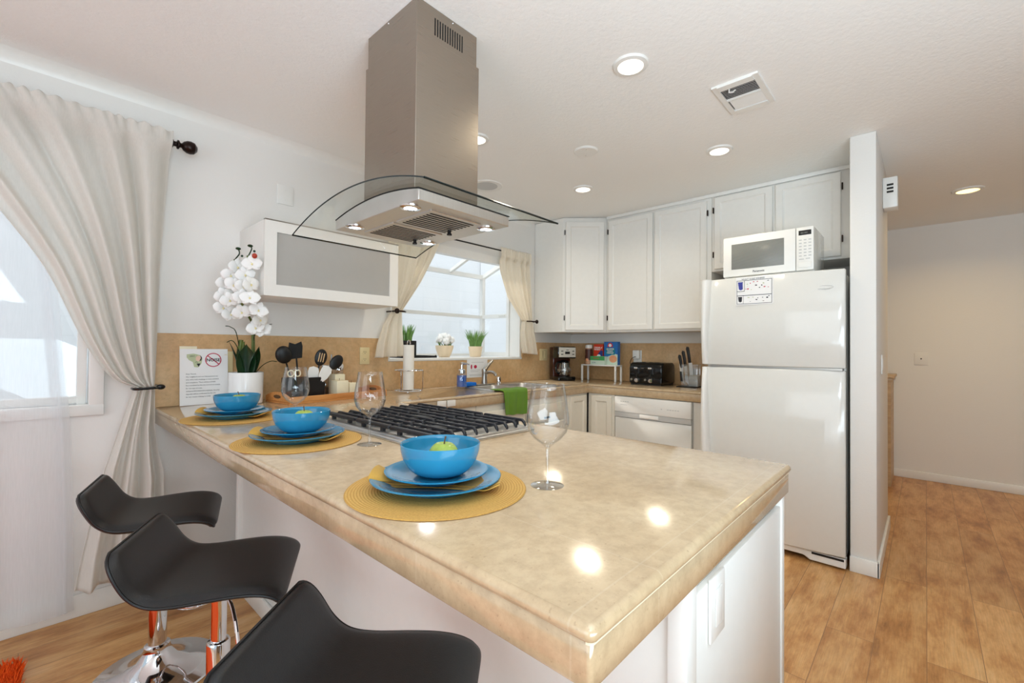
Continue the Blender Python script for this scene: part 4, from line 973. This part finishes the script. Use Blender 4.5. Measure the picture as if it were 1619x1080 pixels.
for x, s_, lb in ((1.745, 1, 'bronze holdback knob at the left café curtain'), (3.235, -1, 'bronze holdback knob at the right café curtain')):
    hb = thing('holdback', lb, 'curtain holdback', (x, 2.70, 1.475))
    xx = .012 if s_ > 0 else -.0; MB().ball((-.012 * s_, -.018, 0), .019, 14, (1, .7, 1)).build('knob', M_bronze, hb)
    MB().tube(smoothpts([(-.012 * s_, -.012, 0), (.02 * s_, -.014, 0), (.07 * s_, -.008, 0), (.10 * s_, .012, 0)]) if s_ < 0 else smoothpts([(-.012, -.012, 0), (.02, -.016, 0), (.05, -.012, 0), (.075, .01, 0)]), .006, 8).build('hook', M_bronze, hb)
    MB().tube([(-.012 * s_, -.01, 0), (-.014 * s_, .1095, 0)], .006, 8).build('post', M_bronze, hb)
# ------------------------------------------------------------------ house notice
nt = thing('house_notice', 'laminated white house-rule notice leaning on the backsplash beside the orchid', 'notice', (.530, 2.766, CT + .001)); nt.rotation_euler = (math.radians(-5.5), 0, 0)
PW, PH = .214, .290
MB().box(0, -.0012, 0, PW, 0, PH).build('paper', M_paper, nt, smooth=False)
MB().box(0, .0004, PH - .03, .075, .0012, PH + .014).build('backing_tab', M_wax, nt, smooth=False)
yy = -.0017
cx, cz, R = .147, .232, .037
b = MB(); b.lathe([(R - .0045, 0), (R, 0), (R, .0007), (R - .0045, .0007)], 48, mx=T(cx, -.0012, cz) @ RX90, closed=True)
b.box(-.036, -.0019, -.0022, .036, -.0012, .0022, mx=T(cx, 0, cz) @ Matrix.Rotation(math.radians(42), 4, 'Y')); b.build('prohibition_ring', M_inkr, nt)
text_part('noise_lettering', 'NOISE', .0225, M_ink, nt, T(cx, yy, cz - .0075) @ RX90, align='CENTER', bold=.0006)
b = MB(); b.prism([(.030, .262), (.060, .266), (.088, .258), (.098, .24), (.094, .215), (.080, .194), (.062, .196), (.056, .222), (.040, .232), (.030, .246)], 'y', -.0016, -.0011); b.build('cartoon_cloud', M_inkg, nt)
b = MB(); b.prism([(.081 + .013 * math.cos(a), .240 + .015 * math.sin(a)) for a in [PI / 8 * k for k in range(16)]], 'y', -.0020, -.0015); b.build('cartoon_face', M_skin, nt)
b = MB(); b.prism([(.072, .214), (.090, .214), (.081, .197)], 'y', -.0020, -.0015); b.tube([(.066, -.0016, .219), (.072, -.0016, .224), (.078, -.0016, .218)], .001, 5); b.prism([(.084, .226), (.093, .23), (.096, .246), (.089, .257), (.091, .242)], 'y', -.0022, -.0016); b.build('cartoon_lines', M_ink, nt)
text_part('cartoon_lettering', 'shh!', .013, M_ink, nt, T(.043, yy, .249) @ RX90)
body = ['Dear Guests,', 'Our neighbors and our Homeowners are', 'very strict with anything on noise violation', 'and complaints. There will be a $1000', 'fine mandated by the city and not to comply', 'for any type of noise', 'violations/disturbances/complaints. Security', 'deposits will be confiscated by the city', 'for any reason relating to noise.']
text_part('letter_text', body, .0084, M_ink, nt, T(.026, yy, .158) @ RX90, gap=1.75)
# ------------------------------------------------------------------ orchid
orc = thing('orchid', 'white orchid in a glossy white cylinder pot beside the glass-front cabinet', 'plant', (.802, 2.675, CT))
MB().lathe([(0, .001), (.076, .001), (.080, .006), (.082, .165), (.080, .168), (.076, .165), (.075, .14), (0, .14)], 48).build('pot', M_pot, orc)
MB().lathe([(0, .146), (.075, .138)], 24).build('moss', M_stemw, orc)
def leaf(b, base, ang, L, w, lean, tip=.6):
    d = Vector((math.cos(ang), math.sin(ang), 0)); s_ = Vector((-d.y, d.x, 0))
    def f(u, v):
        t_ = u; q = w * math.sin(PI * min(1, (t_ * .9 + .1))) ** .6 * (1 - t_ ** 6)
        o = Vector(base) + d * (lean * t_ ** 1.6) + Vector((0, 0, L * (t_ - .12 * tip * t_ ** 3)))
        o += s_ * ((v - .5) * 2 * q) + d * (.35 * q * (2 * v - 1) ** 2); return tuple(o)
    b.grid(f, 14, 6, .0015)
for k, (ang, L, w, lean) in enumerate(((-1.9, .16, .040, .02), (-.9, .15, .034, .05), (2.9, .17, .024, .06), (.2, .14, .026, .05), (1.5, .16, .036, .03), (-2.6, .14, .02, .045))):
    b = MB(); leaf(b, (.02 * math.cos(ang), .02 * math.sin(ang), .14), ang, L * 1.2, w * 1.15, lean); b.build('leaf', M_leafd, orc)
for pts in ([(.03, 0, .14), (.07, -.02, .2), (.11, -.03, .225), (.145, -.03, .222)], [(-.02, 0, .2), (-.055, -.02, .37), (-.085, -.03, .405), (-.11, -.03, .41)], [(-.01, 0, .2), (-.05, -.02, .30), (-.075, -.02, .335), (-.10, -.02, .325)], [(.02, 0, .2), (.03, -.02, .36), (.07, -.03, .415), (.115, -.03, .43)]):
    MB().tube(smoothpts(pts), [.0022] * (len(pts) * 6 - 6) + [.0008], 6).build('air_root', M_leafd, orc)
def petal_mb(b, o, d1, d2, nrm, L, w):
    def f(u, v):
        q = w * math.sin(PI * (u * .86 + .14)) ** .75; p = o + d1 * (L * u) + d2 * ((v - .5) * 2 * q) + nrm * (.18 * L * math.sin(PI * u) * .6 - .25 * q * (2 * v - 1) ** 2 * .6); return tuple(p)
    b.grid(f, 8, 6, .0008)
def lean(p):
    """the blooms bend away from the cabinet side, out over the worktop"""
    t_ = max(0, min(1, (p[2] - .42) / .12)); t_ = t_ * t_ * (3 - 2 * t_)
    return (p[0] + t_ * (-.052 - (.08 - p[0]) * .45 - p[0]), p[1] + t_ * (-.04 - (p[0] + .12) * .75), p[2])
for pts, r in (([(-.03, 0, .14), (-.036, -.004, .25), (-.030, -.01, .34)], .011), ([(-.01, 0, .14), (-.016, -.006, .25), (-.022, -.01, .33)], .009), ([(.022, -.01, .14), (.024, -.014, .3), (.020, -.016, .5), (.03, -.02, .62), (.05, -.03, .70), (.048, -.05, .755)], .006), ([(.034, 0, .14), (.036, -.006, .27), (.022, -.012, .45), (-.02, -.02, .6), (-.05, -.03, .68), (-.036, -.04, .74)], .004)):
    MB().tube([lean(q) for q in smoothpts(pts)], r, 8).build('flower_stem' if r < .008 else 'pseudobulb', M_stalk, orc)
ro = random.Random(21)
FL = [(.075, -.05, .715), (.028, -.06, .66), (-.02, -.05, .70), (-.062, -.05, .66), (-.098, -.05, .625), (-.05, -.07, .61), (.06, -.07, .61), (.012, -.08, .60), (-.108, -.05, .56), (-.075, -.07, .535), (.052, -.08, .545), (.000, -.085, .545), (-.03, -.08, .48), (.072, -.08, .49), (.04, -.09, .445), (-.085, -.06, .47), (.015, -.085, .405), (.05, -.08, .395), (-.115, -.05, .50)]
for k, c in enumerate(FL):
    nrm = Vector((ro.uniform(-.5, .35), -1, ro.uniform(-.3, .25))).normalized(); ux = Vector((0, 0, 1)).cross(nrm).normalized(); uz = nrm.cross(ux).normalized(); o = Vector(lean(c)); tw = ro.uniform(-.5, .5)
    b = MB()
    for j, (a, L, w) in enumerate(((0.08, .036, .023), (3.06, .036, .023), (1.57, .034, .015), (3.95, .032, .014), (5.47, .032, .014))):
        a += tw; d1 = ux * math.cos(a) + uz * math.sin(a); d2 = nrm.cross(d1); petal_mb(b, o + nrm * (.002 if j < 2 else 0), d1, d2, nrm, L * 1.32, w * 1.25)
    fl = b.build('flower', M_petal, orc, angle=180)
    MB().ball(tuple(o + nrm * .005 - uz * .004), .0045, 8, (1, 1, 1.3)).build('lip', M_lip, fl)
for pts in ([(.048, -.06, .755), (.062, -.07, .785), (.052, -.07, .800)], [(-.036, -.05, .74), (-.014, -.06, .765), (-.022, -.06, .790)]):
    pts = [lean(q) for q in pts]; b = MB(); b.tube(smoothpts(pts), .0032, 6); b.ball(pts[-1], .009, 10, (1.4, 1, .8)); b.ball((pts[1][0] + .012, pts[1][1], pts[1][2] - .01), .006, 8); b.build('bud_spray', M_leafd, orc)
MB().ball(lean((.075, -.085, .748)), .012, 12, (1, 1, 1.1)).build('red_bud', M_red, orc)
# ------------------------------------------------------------------ tray with utensils, candles, cruets
TR = math.radians(7); TC = Vector((1.236, 2.612, CT))
ty = thing('serving_tray', 'bamboo serving tray with cut-out handles against the backsplash', 'tray', TC, TR)
a_, c_ = .315, .128
b = MB(); b.box(-a_, -c_, .0, a_, c_, .009, .002); b.build('base', M_bamboo, ty)
for y in (-c_, c_ - .011): MB().box(-a_ + .011, y, .009, a_ - .011, y + .011, .040, .003).build('rail', M_bamboo, ty)
for x in (-a_, a_ - .011):
    n = 16; P = [(-c_, .009), (-c_, .036)] + [(-c_ + 2 * c_ * k / n, .036 + .026 * math.sin(PI * k / n) ** .8) for k in range(1, n)] + [(c_, .036), (c_, .009)]
    e_ = MB().prism(P, 'x', x, x + .011, .003, 1).build('end_board', M_bamboo, ty)
    MB().prism([(.038 * math.cos(q), .036 + .010 * math.sin(q)) for q in [PI / 8 * k for k in range(16)]], 'x', x - .0006, x + .0116).build('hand_hole', M_stemw, e_)
def on_tray(x, y, z=0): return TC + Matrix.Rotation(TR, 3, 'Z') @ Vector((x, y, z))
uc_ = thing('utensil_crock', 'black rectangular utensil crock on the left of the bamboo tray', 'crock', on_tray(-.175, -.005, .0095), TR)
b = MB(); 
for q in ((-.095, -.05, 0, .095, .05, .006), (-.095, -.05, .006, -.089, .05, .125), (.089, -.05, .006, .095, .05, .125), (-.089, -.05, .006, .089, -.044, .125), (-.089, .044, .006, .089, .05, .125)): b.box(*q)
b.build('walls', M_blackm, uc_, smooth=False)
MB().prism([(.095, .0), (.118, .012), (.122, .09), (.095, .108)], 'y', -.03, .03, .003, 1).build('side_grip', M_blackm, uc_)
def utensil(name, lb, foot, head, m, shape):
    u_ = thing(name, lb, 'utensil', on_tray(*foot), TR); h = Vector(head) - Vector(foot); 
    d = h.normalized(); L = h.length; yv = Vector((.25, 1, 0)); yv = (yv - d * yv.dot(d)).normalized(); q = Matrix((yv.cross(d), yv, d)).transposed().to_4x4()
    MB().tube([(0, 0, 0), (0, 0, L * .5), (0, 0, L - .03)], [.0065, .005, .0045], 8, mx=q).build('handle', m, u_)
    b = MB()
    if shape == 'turner': b.prism([(-.030, -.045), (.030, -.045), (.038, .02), (.034, .048), (.0, .036), (-.030, .05), (-.036, .02)], 'y', -.0025, .0025, .0015, 1, mx=q @ T(0, 0, L))
    elif shape == 'wturner': b.prism([(-.014, -.05), (.014, -.05), (.027, -.02), (.031, .015), (.026, .036), (.0, .046), (-.024, .040), (-.030, .015), (-.026, -.02)], 'y', -.0025, .0025, .0015, 1, mx=q @ T(0, 0, L))
    elif shape == 'ladle':
        b.ball((0, .0, 0), .043, 20, (1, .55, 1.15), mx=q @ T(0, 0, L))
    elif shape in ('spoon', 'slotted'):
        b.ball((0, 0, 0), .035, 20, (1, .28, 1.4), mx=q @ T(0, 0, L))
    hd_ = b.build('head', m, u_)
    if shape == 'slotted':
        for sx in (-.013, 0, .013): MB().box(sx - .0028, -.0108, -.026, sx + .0028, -.0085, .026, .001, mx=q @ T(0, 0, L)).build('slot', M_splash, hd_)
    return u_
zt = .0165
utensil('ladle', 'black ladle at the left of the black crock', (-.20, .01, zt), (-.285, -.005, .262), M_blackm, 'ladle')
utensil('spatula', 'black spatula with a notched end in the black crock', (-.18, .012, zt), (-.222, -.01, .285), M_blackm, 'turner')
utensil('slotted_spoon', 'black slotted spoon standing in the black crock', (-.11, .01, zt), (-.070, -.01, .245), M_blackm, 'slotted')
utensil('serving_spoon', 'black solid spoon leaning right out of the black crock', (-.125, .022, zt), (.030, -.01, .215), M_blackm, 'spoon')
utensil('spatula', 'white spatula leaning upright in the black crock', (-.13, -.02, zt), (-.128, -.03, .150), M_white, 'wturner')
utensil('spatula', 'white spatula slanting right in front of the black slotted spoon', (-.14, -.03, zt), (-.075, -.060, .155), M_white, 'wturner')
sc_ = thing('kitchen_scissors', 'scissors with pale loop handles at the left of the black crock', 'scissors', on_tray(-.255, -.038, .0), TR)
for sx in (-1, 1): MB().tube(circ(.017, 0, 16), .0035, 8, True, mx=T(.012 + sx * .019, 0, .160) @ RX90).build('loop_handle', M_wax, sc_)
b = MB(); b.prism([(.004, .145), (.020, .145), (.014, .0105), (.010, .0105)], 'y', -.002, .002); b.build('blades', M_steelb, sc_)
for (x, y, w_, h_, lb) in ((.022, -.055, .078, .100, 'wide ivory candle at the left of the candle trio on the tray'), (.058, .025, .070, .133, 'tallest ivory candle at the back of the trio on the tray'), (.106, -.05, .062, .082, 'shortest ivory candle at the right of the trio on the tray')):
    cd = thing('candle', lb, 'candle', on_tray(x, y, .0095), TR, 'ivory square candles on the tray')
    MB().box(-w_ / 2, -w_ / 2, 0, w_ / 2, w_ / 2, h_, .006).build('wax', M_wax, cd); MB().tube([(0, 0, h_), (.001, 0, h_ + .012)], .0012, 6).build('wick', M_stemw, cd)
for (x, y, col_, lb, hh) in ((.020, .088, None, 'clear pepper cruet with a metal cap behind the candles', .188), (.112, .088, M_oil, 'cruet of golden oil with a metal cap behind the candles', .191)):
    cr = thing('cruet', lb, 'cruet', on_tray(x, y, .0095), TR)
    MB().lathe([(0, .001), (.026, .001), (.027, .004), (.027, .145), (.02, .155), (0, .155)], 28).build('bottle', M_acryl, cr)
    MB().lathe([(0, .006), (.0255, .006), (.0255, .135 if col_ else .05), (0, .135 if col_ else .05)], 24).build('contents', col_ or M_stemw, cr)
    MB().lathe([(.029, .153), (.029, .183), (.024, hh), (0, hh + .001)], 28).build('cap', M_chrome, cr)
cr = thing('cruet', 'tall glass oil bottle with a metal pour spout at the back of the tray', 'cruet', on_tray(.066, .098, .0095), TR)
MB().lathe([(0, .001), (.02, .001), (.021, .15), (.010, .185), (.010, .205), (0, .205)], 24).build('bottle', M_acryl, cr); MB().lathe([(.012, .20), (.012, .217), (.006, .22), (.0045, .25), (0, .251)], 18).build('spout', M_nickel, cr)
# ------------------------------------------------------------------ coffee maker
cf = thing('coffee_maker', 'drip coffee maker with a silver control panel in the worktop corner', 'coffee maker', (3.585, 2.635, CT), math.radians(-30))
MB().box(-.09, -.125, 0, .09, .105, .042, .010).build('base', M_black, cf)
MB().box(-.092, .005, .03, .092, .105, .325, .008).build('water_tank', M_rosewood, cf)
hdz = MB().box(-.095, -.120, .215, .095, .02, .330, .010).build('brew_head', M_black, cf)
p_ = MB().box(-.086, -.1245, .228, .088, -.117, .322, .003).build('control_panel', M_silver, cf)
MB().box(-.024, -.1262, .258, .026, -.124, .282, .001).build('display', M_dark, p_)
for x in (-.066, .050):
    for z in (.252, .283): MB().box(x, -.1262, z, x + .024, -.124, z + .007, .001).build('button', M_dark, p_)
MB().box(-.012, -.126, .294, .014, -.124, .299).build('badge', M_dark, p_)
b = MB(); b.lathe([(0, .002), (.052, .002), (.064, .03), (.066, .06), (.056, .10), (.046, .125), (.046, .132), (.044, .132), (.044, .124), (.054, .10), (.064, .06), (.062, .031), (.05, .0045), (0, .0045)], 36, (0, -.055, .043)); ca = b.build('carafe', M_acryl, cf)
MB().lathe([(.048, .0), (.05, .012), (.03, .026), (0, .028)], 32, (0, -.055, .172)).build('lid', M_black, ca)
MB().lathe([(.0665, 0), (.0675, .006), (.0665, .012)], 36, (0, -.055, .098), closed=False).build('band', M_nickel, ca)
MB().tube(smoothpts([(-.046, -.07, .178), (-.085, -.09, .175), (-.108, -.10, .14), (-.102, -.10, .09), (-.066, -.08, .072)]), .0105, 10).build('handle', M_black, ca)
# ------------------------------------------------------------------ riser shelf with groceries
rs = thing('counter_riser', 'white wire-legged riser shelf carrying breakfast boxes', 'shelf', (3.745, 2.520, CT), R90)
RL, RDp, RH = .388, .125, .158
MB().box(0, 0, RH - .012, RL, RDp, RH, .003).build('shelf_board', M_white, rs)
for x in (.001, RL - .017):
    for y in (.001, RDp - .017): MB().box(x, y, 0, x + .016, y + .016, RH - .012, .002).build('leg', M_white, rs)
zb = CT + RH
M_box1 = mat('orange_red_carton', (214, 62, 36), 0.35, var=.03); M_box2 = mat('bright_blue_carton', (34, 110, 186), 0.35, var=.03); M_box3 = mat('mint_carton', (204, 222, 204), 0.35, var=.02)
M_grn = mat('leaf_green_print', (66, 160, 90), 0.4, var=.05); M_navy = mat('navy_print', (40, 60, 130), 0.4, var=.03); M_tealp = mat('teal_print', (20, 130, 150), 0.4, var=.03); M_peach = mat('peach_print', (228, 160, 120), 0.4, var=.08); M_brown = mat('cocoa_print', (84, 48, 40), 0.4, var=.1); M_tan = mat('latte_print', (196, 150, 118), 0.4, var=.08); M_redp = mat('red_print', (200, 40, 50), 0.4, var=.03)
def ry(y): return 2.520 - y                                   # world y of a distance along the riser from its left end
bt = thing('creamer_bottle', 'brown coffee creamer bottle with a white cap at the left end of the riser', 'bottle', (3.800, ry(.055), zb + .0003), R90)
b = MB(); b.lathe([(0, .0), (.034, .0), (.037, .004), (.037, .075), (.034, .10), (.036, .125), (.034, .16), (0, .162)], 32); b.build('bottle', M_tan, bt)
MB().lathe([(.0376, .042), (.0376, .074), (.0346, .10), (.0366, .125), (.0352, .15)], 32).build('sleeve', M_brown, bt)
MB().lathe([(.0345, .160), (.0345, .180), (.030, .192), (0, .193)], 32).build('cap', M_white, bt)
MB().ball((0, -.034, .045), .018, 12, (1, .3, 1)).build('printed_cup', M_peach, bt)
def carton(name, lb, y0, w, d, h, x0, m, rz=0):
    c = thing(name, lb, 'box', (x0, ry(y0), zb + .0003), R90 + rz); MB().box(0, 0, 0, w, d, h, .002, 1).build('carton', m, c); return c
c = carton('cereal_carton', 'orange-red hot cereal carton between the creamer and the blue box', .105, .105, .045, .198, 3.808, M_box1)
text_part('lettering', ['CREAM of', 'WHEAT'], .021, M_white, c, T(.006, -.0012, .158) @ RX90, gap=.9, bold=.0006)
MB().prism([(.045, .05), (.104, .05), (.104, .135), (.08, .14), (.05, .10)], 'y', -.0012, 0).build('blue_picture', M_navy, c); MB().prism([(.06 + .02 * math.cos(q), .085 + .014 * math.sin(q)) for q in [PI / 6 * k for k in range(12)]], 'y', -.0018, -.001).build('bowl_picture', M_paper, c)
c = carton('oatmeal_carton', 'tall bright blue oatmeal carton at the right end of the riser', .222, .148, .05, .222, 3.808, M_box2)
MB().prism([(.04, .172), (.04, .19), (.05, .208), (.068, .214), (.086, .208), (.096, .19), (.096, .172)], 'y', -.0012, 0).build('red_emblem', M_redp, c); MB().prism([(.068 + .017 * math.cos(q), .188 + .015 * math.sin(q)) for q in [PI / 6 * k for k in range(12)]], 'y', -.0018, -.001).build('white_roundel', M_paper, c)
MB().box(.018, -.0012, .098, .12, 0, .162).build('teal_panel', M_tealp, c); text_part('lettering', ['QUAKER', 'Instant', 'Oatmeal'], .021, M_white, c, T(.069, -.0016, .145) @ RX90, gap=.85, align='CENTER', bold=.0004)
MB().prism([(.0, .0), (.148, 0), (.148, .10), (.11, .108), (.06, .085), (0, .07)], 'y', -.0008, 0).build('pale_panel', M_box3, c); MB().ball((.10, -.001, .058), .036, 14, (1.2, .04, 1)).build('fruit_picture', M_peach, c)
c = carton('tea_carton', 'low white and green carton in front of the taller cereal boxes', .100, .160, .045, .082, 3.756, M_box3)
MB().prism([(0, .042), (.16, .042), (.16, .0815), (0, .0815)], 'y', -.0008, 0).build('green_band', M_grn, c); text_part('lettering', 'Nature', .022, M_box1, c, T(.035, -.0013, .056) @ RX90); text_part('lettering', 'tea bags', .013, M_navy, c, T(.02, -.0013, .018) @ RX90)
# ------------------------------------------------------------------ toaster and its plug
to = thing('toaster', 'glossy black four-slice toaster on the worktop beneath the wall cabinet', 'toaster', (3.655, 1.948, CT), R90)
TW, TD, TH = .305, .275, .196
prof_t = [(.0, .012), (.0, .15), (.012, .178), (.04, .196), (TD - .04, .196), (TD - .01, .178), (TD, .15), (TD, .012)]
MB().prism(prof_t, 'x', .0, TW, .014, 3).build('shell', M_black, to)
MB().box(.012, .012, .0, TW - .012, TD - .012, .014).build('base', M_dark, to)
for k in range(4): MB().box(.045 + (k % 2) * .125, .045 + (k // 2) * .115, .1955, .135 + (k % 2) * .125 - .0, .070 + (k // 2) * .115, .1968).build('slot', M_dark, to)
for x in (.075, .205):
    MB().box(x - .005, -.0012, .06, x + .005, .002, .165).build('lever_track', M_dark, to)
    lv = MB().box(x - .017, -.024, .138, x + .017, .001, .155, .005).build('lever', M_chrome, to)
    MB().lathe([(.02, 0), (.02, .012), (.016, .018), (0, .019)], 24, mx=T(x, .001, .040) @ RX90).build('browning_knob', M_chrome, to)
    MB().lathe([(.010, 0), (.010, .006), (0, .007)], 16, mx=T(x - .05, .001, .045) @ RX90).build('button', M_nickel, to)
    MB().box(x - .022, -.001, .018, x + .022, .002, .165, .002).build('face_plate', M_black, to)
text_part('badge', 'oster', .014, M_nickel, to, T(.112, -.0012, .142) @ RX90)
ol = outlet('wall_outlet', 'white outlet on the backsplash above the toaster', (X2 - .0125, 2.025, 1.156), R90, M_white, w=.085, h=.12)
pg = thing('power_plug', 'white plug adapter in the outlet behind the toaster', 'plug', (X2 - .0215, 2.025, 1.165), R90)
MB().box(-.034, -.034, -.03, .034, 0, .052, .006).build('adapter', M_white, pg)
MB().tube(smoothpts([(.0, -.034, -.012), (.0, -.055, -.012), (-.03, -.058, -.03), (-.045, -.055, -.075), (-.01, -.05, -.1), (.05, -.05, -.11), (.09, -.048, -.16), (.10, -.046, -.235)]), .003, 8).build('cord', M_blackm, pg)
# ------------------------------------------------------------------ knife block
kb = thing('knife_block', 'clear acrylic knife stand beside the fridge', 'knife block', (3.70, 1.50, CT), R90)
MB().box(-.03, -.02, 0, .13, .11, .008, .002).build('base', M_dark, kb)
kp = MB().box(-.005, .02, .008, .13, .035, .19, .003).build('front_panel', M_acryl, kb); MB().box(-.005, .085, .008, .13, .10, .19, .003).build('rear_panel', M_acryl, kb)
MB().box(.055, .035, .008, .125, .085, .10, .003).build('support', M_grey, kb)
for k, (x, z, L, lb) in enumerate(((.005, .19, .105, 'black-handled knife at the left of the knife stand'), (.040, .205, .125, 'black-handled knife in the middle of the knife stand'), (.082, .235, .130, 'black-handled large knife nearest the fridge in the knife stand'))):
    kn = thing('kitchen_knife', lb, 'knife', (3.70 + .06, 1.50 - x, CT + .009), R90, 'knives in the acrylic stand')
    tl = math.radians(-9); R_ = Matrix.Rotation(tl, 4, 'Y')
    MB().prism([(-.011 - .004 * k, .035), (.006, .01), (.011 + .004 * k, z - .04), (-.009, z - .04)], 'y', -.001, .001, mx=R_).build('blade', M_steelb, kn)
    MB().prism([(-.010, z - .04), (.011, z - .04), (.013, z + .02), (.012, z - .04 + L), (-.004, z - .03 + L), (-.013, z - .05 + L), (-.009, z + .02)], 'y', -.009, .009, .004, 2, mx=R_).build('handle', M_blackm, kn)
kn = thing('paring_knife', 'small black-handled knife hanging at the front of the knife stand', 'knife', (3.70, 1.50, CT + .045), R90)
MB().prism([(-.012, .0), (.006, .002), (-.005, .085), (-.020, .085)], 'y', -.006, .006, .003, 2, mx=T(.01, .005, 0)).build('handle', M_blackm, kn); MB().prism([(-.021, .085), (-.007, .085), (-.026, .15)], 'y', -.001, .001, mx=T(.01, .012, 0)).build('blade', M_steelb, kn); MB().ball((.008, .005, .004), .007, 10).build('end_cap', M_nickel, kn)
# ------------------------------------------------------------------ ceiling fittings
def downlight(loc, lb, m, power, col, r=.075):
    d = thing('downlight', lb, 'downlight', loc, 0, 'recessed ceiling downlights')
    MB().lathe([(r * .72, -.012), (r * .95, -.009), (r, -.003), (r, 0), (r * .72, 0)], 40, closed=True).build('trim_ring', M_white, d)
    MB().lathe([(0, -.006), (r * .74, -.006), (r * .74, -.003), (0, -.003)], 36).build('lens', m, d)
    ld = bpy.data.lights.new('downlight_lamp', 'AREA'); ld.shape = 'DISK'; ld.size = r * 1.4; ld.energy = power; ld.color = col; ld.spread = 2.6
    lo = bpy.data.objects.new('downlight_lamp', ld); COL.objects.link(lo); lo.parent = d; lo.location = (0, 0, -.0135); return d
WARM = (1, .89, .68)
downlight((1.733, .925, ZC), 'lit recessed downlight right of the range hood, largest in view', M_bulb, 3.6, WARM)
downlight((2.840, .920, ZC), 'lit recessed downlight in front of the cabinets over the fridge', M_bulb, 3.6, WARM)
downlight((2.850, 1.912, ZC), 'lit recessed downlight nearest the corner wall cabinet', M_bulb, 3.6, WARM)
downlight((1.757, 1.920, ZC), 'lit recessed downlight partly hidden by the hood chimney', M_bulb, 3.6, WARM)
downlight((4.756, -.234, ZC), 'warm lit recessed downlight in the hall ceiling', M_bulbw, 10, (1, .70, .30), .09)
s_ = thing('ceiling_speaker', 'round white ceiling speaker beside the hood chimney', 'speaker', (2.325, 2.425, ZC))
MB().lathe([(.085, -.004), (.12, -.006), (.125, 0), (.085, 0)], 40, closed=True).build('rim', M_white, s_); MB().lathe([(0, -.004), (.086, -.004), (.086, -.002), (0, -.002)], 40).build('grille', M_grey, s_)
s_ = thing('ceiling_blank', 'round white blank cover on the kitchen ceiling', 'ceiling cover', (2.318, 1.535, ZC))
MB().lathe([(0, -.010), (.068, -.010), (.074, -.004), (.074, 0), (0, 0)], 40).build('cover', M_white, s_)
for sx in (-1, 1): MB().ball((.035 * sx, .025 * sx, -.010), .004, 8, (1, 1, .4)).build('screw', M_grey, s_)
v_ = thing('ceiling_vent', 'square white ceiling air register with half-open louvres', 'vent', (2.290, .632, ZC)); S_ = .152
b = MB()
SY_ = .098
for q in ((-S_, -SY_, -.009, S_, -SY_ + .024, 0), (-S_, SY_ - .024, -.009, S_, SY_, 0), (-S_, -SY_ + .024, -.014, -S_ + .04, SY_ - .024, 0), (S_ - .04, -SY_ + .024, -.014, S_, SY_ - .024, 0), (-.006, -SY_ + .024, -.012, .006, SY_ - .024, 0)): b.box(*q)
b.build('frame', M_white, v_, smooth=False); MB().box(-S_ + .04, -SY_ + .024, -.002, S_ - .04, SY_ - .024, -.0005).build('duct_opening', M_dark, v_)
for k in range(8): MB().box(-.0045, -SY_ + .0241, -.0005, .0045, SY_ - .031, .0005, mx=T(-S_ + .047 + k * .0132, 0, -.007) @ Matrix.Rotation(math.radians(-27), 4, 'Y')).build('louvre', M_white, v_)
for k in range(8): MB().box(-.0052, -SY_ + .0241, -.0006, .0052, SY_ - .031, .0006, mx=T(.0125 + k * .0132, 0, -.008) @ Matrix.Rotation(math.radians(18), 4, 'Y')).build('louvre', M_white, v_)
MB().tube([(-.10, .035, -.006), (-.10, .035, -.024), (-.105, .015, -.03), (-.11, .005, -.026)], .0035, 8).build('lever', M_white, v_)
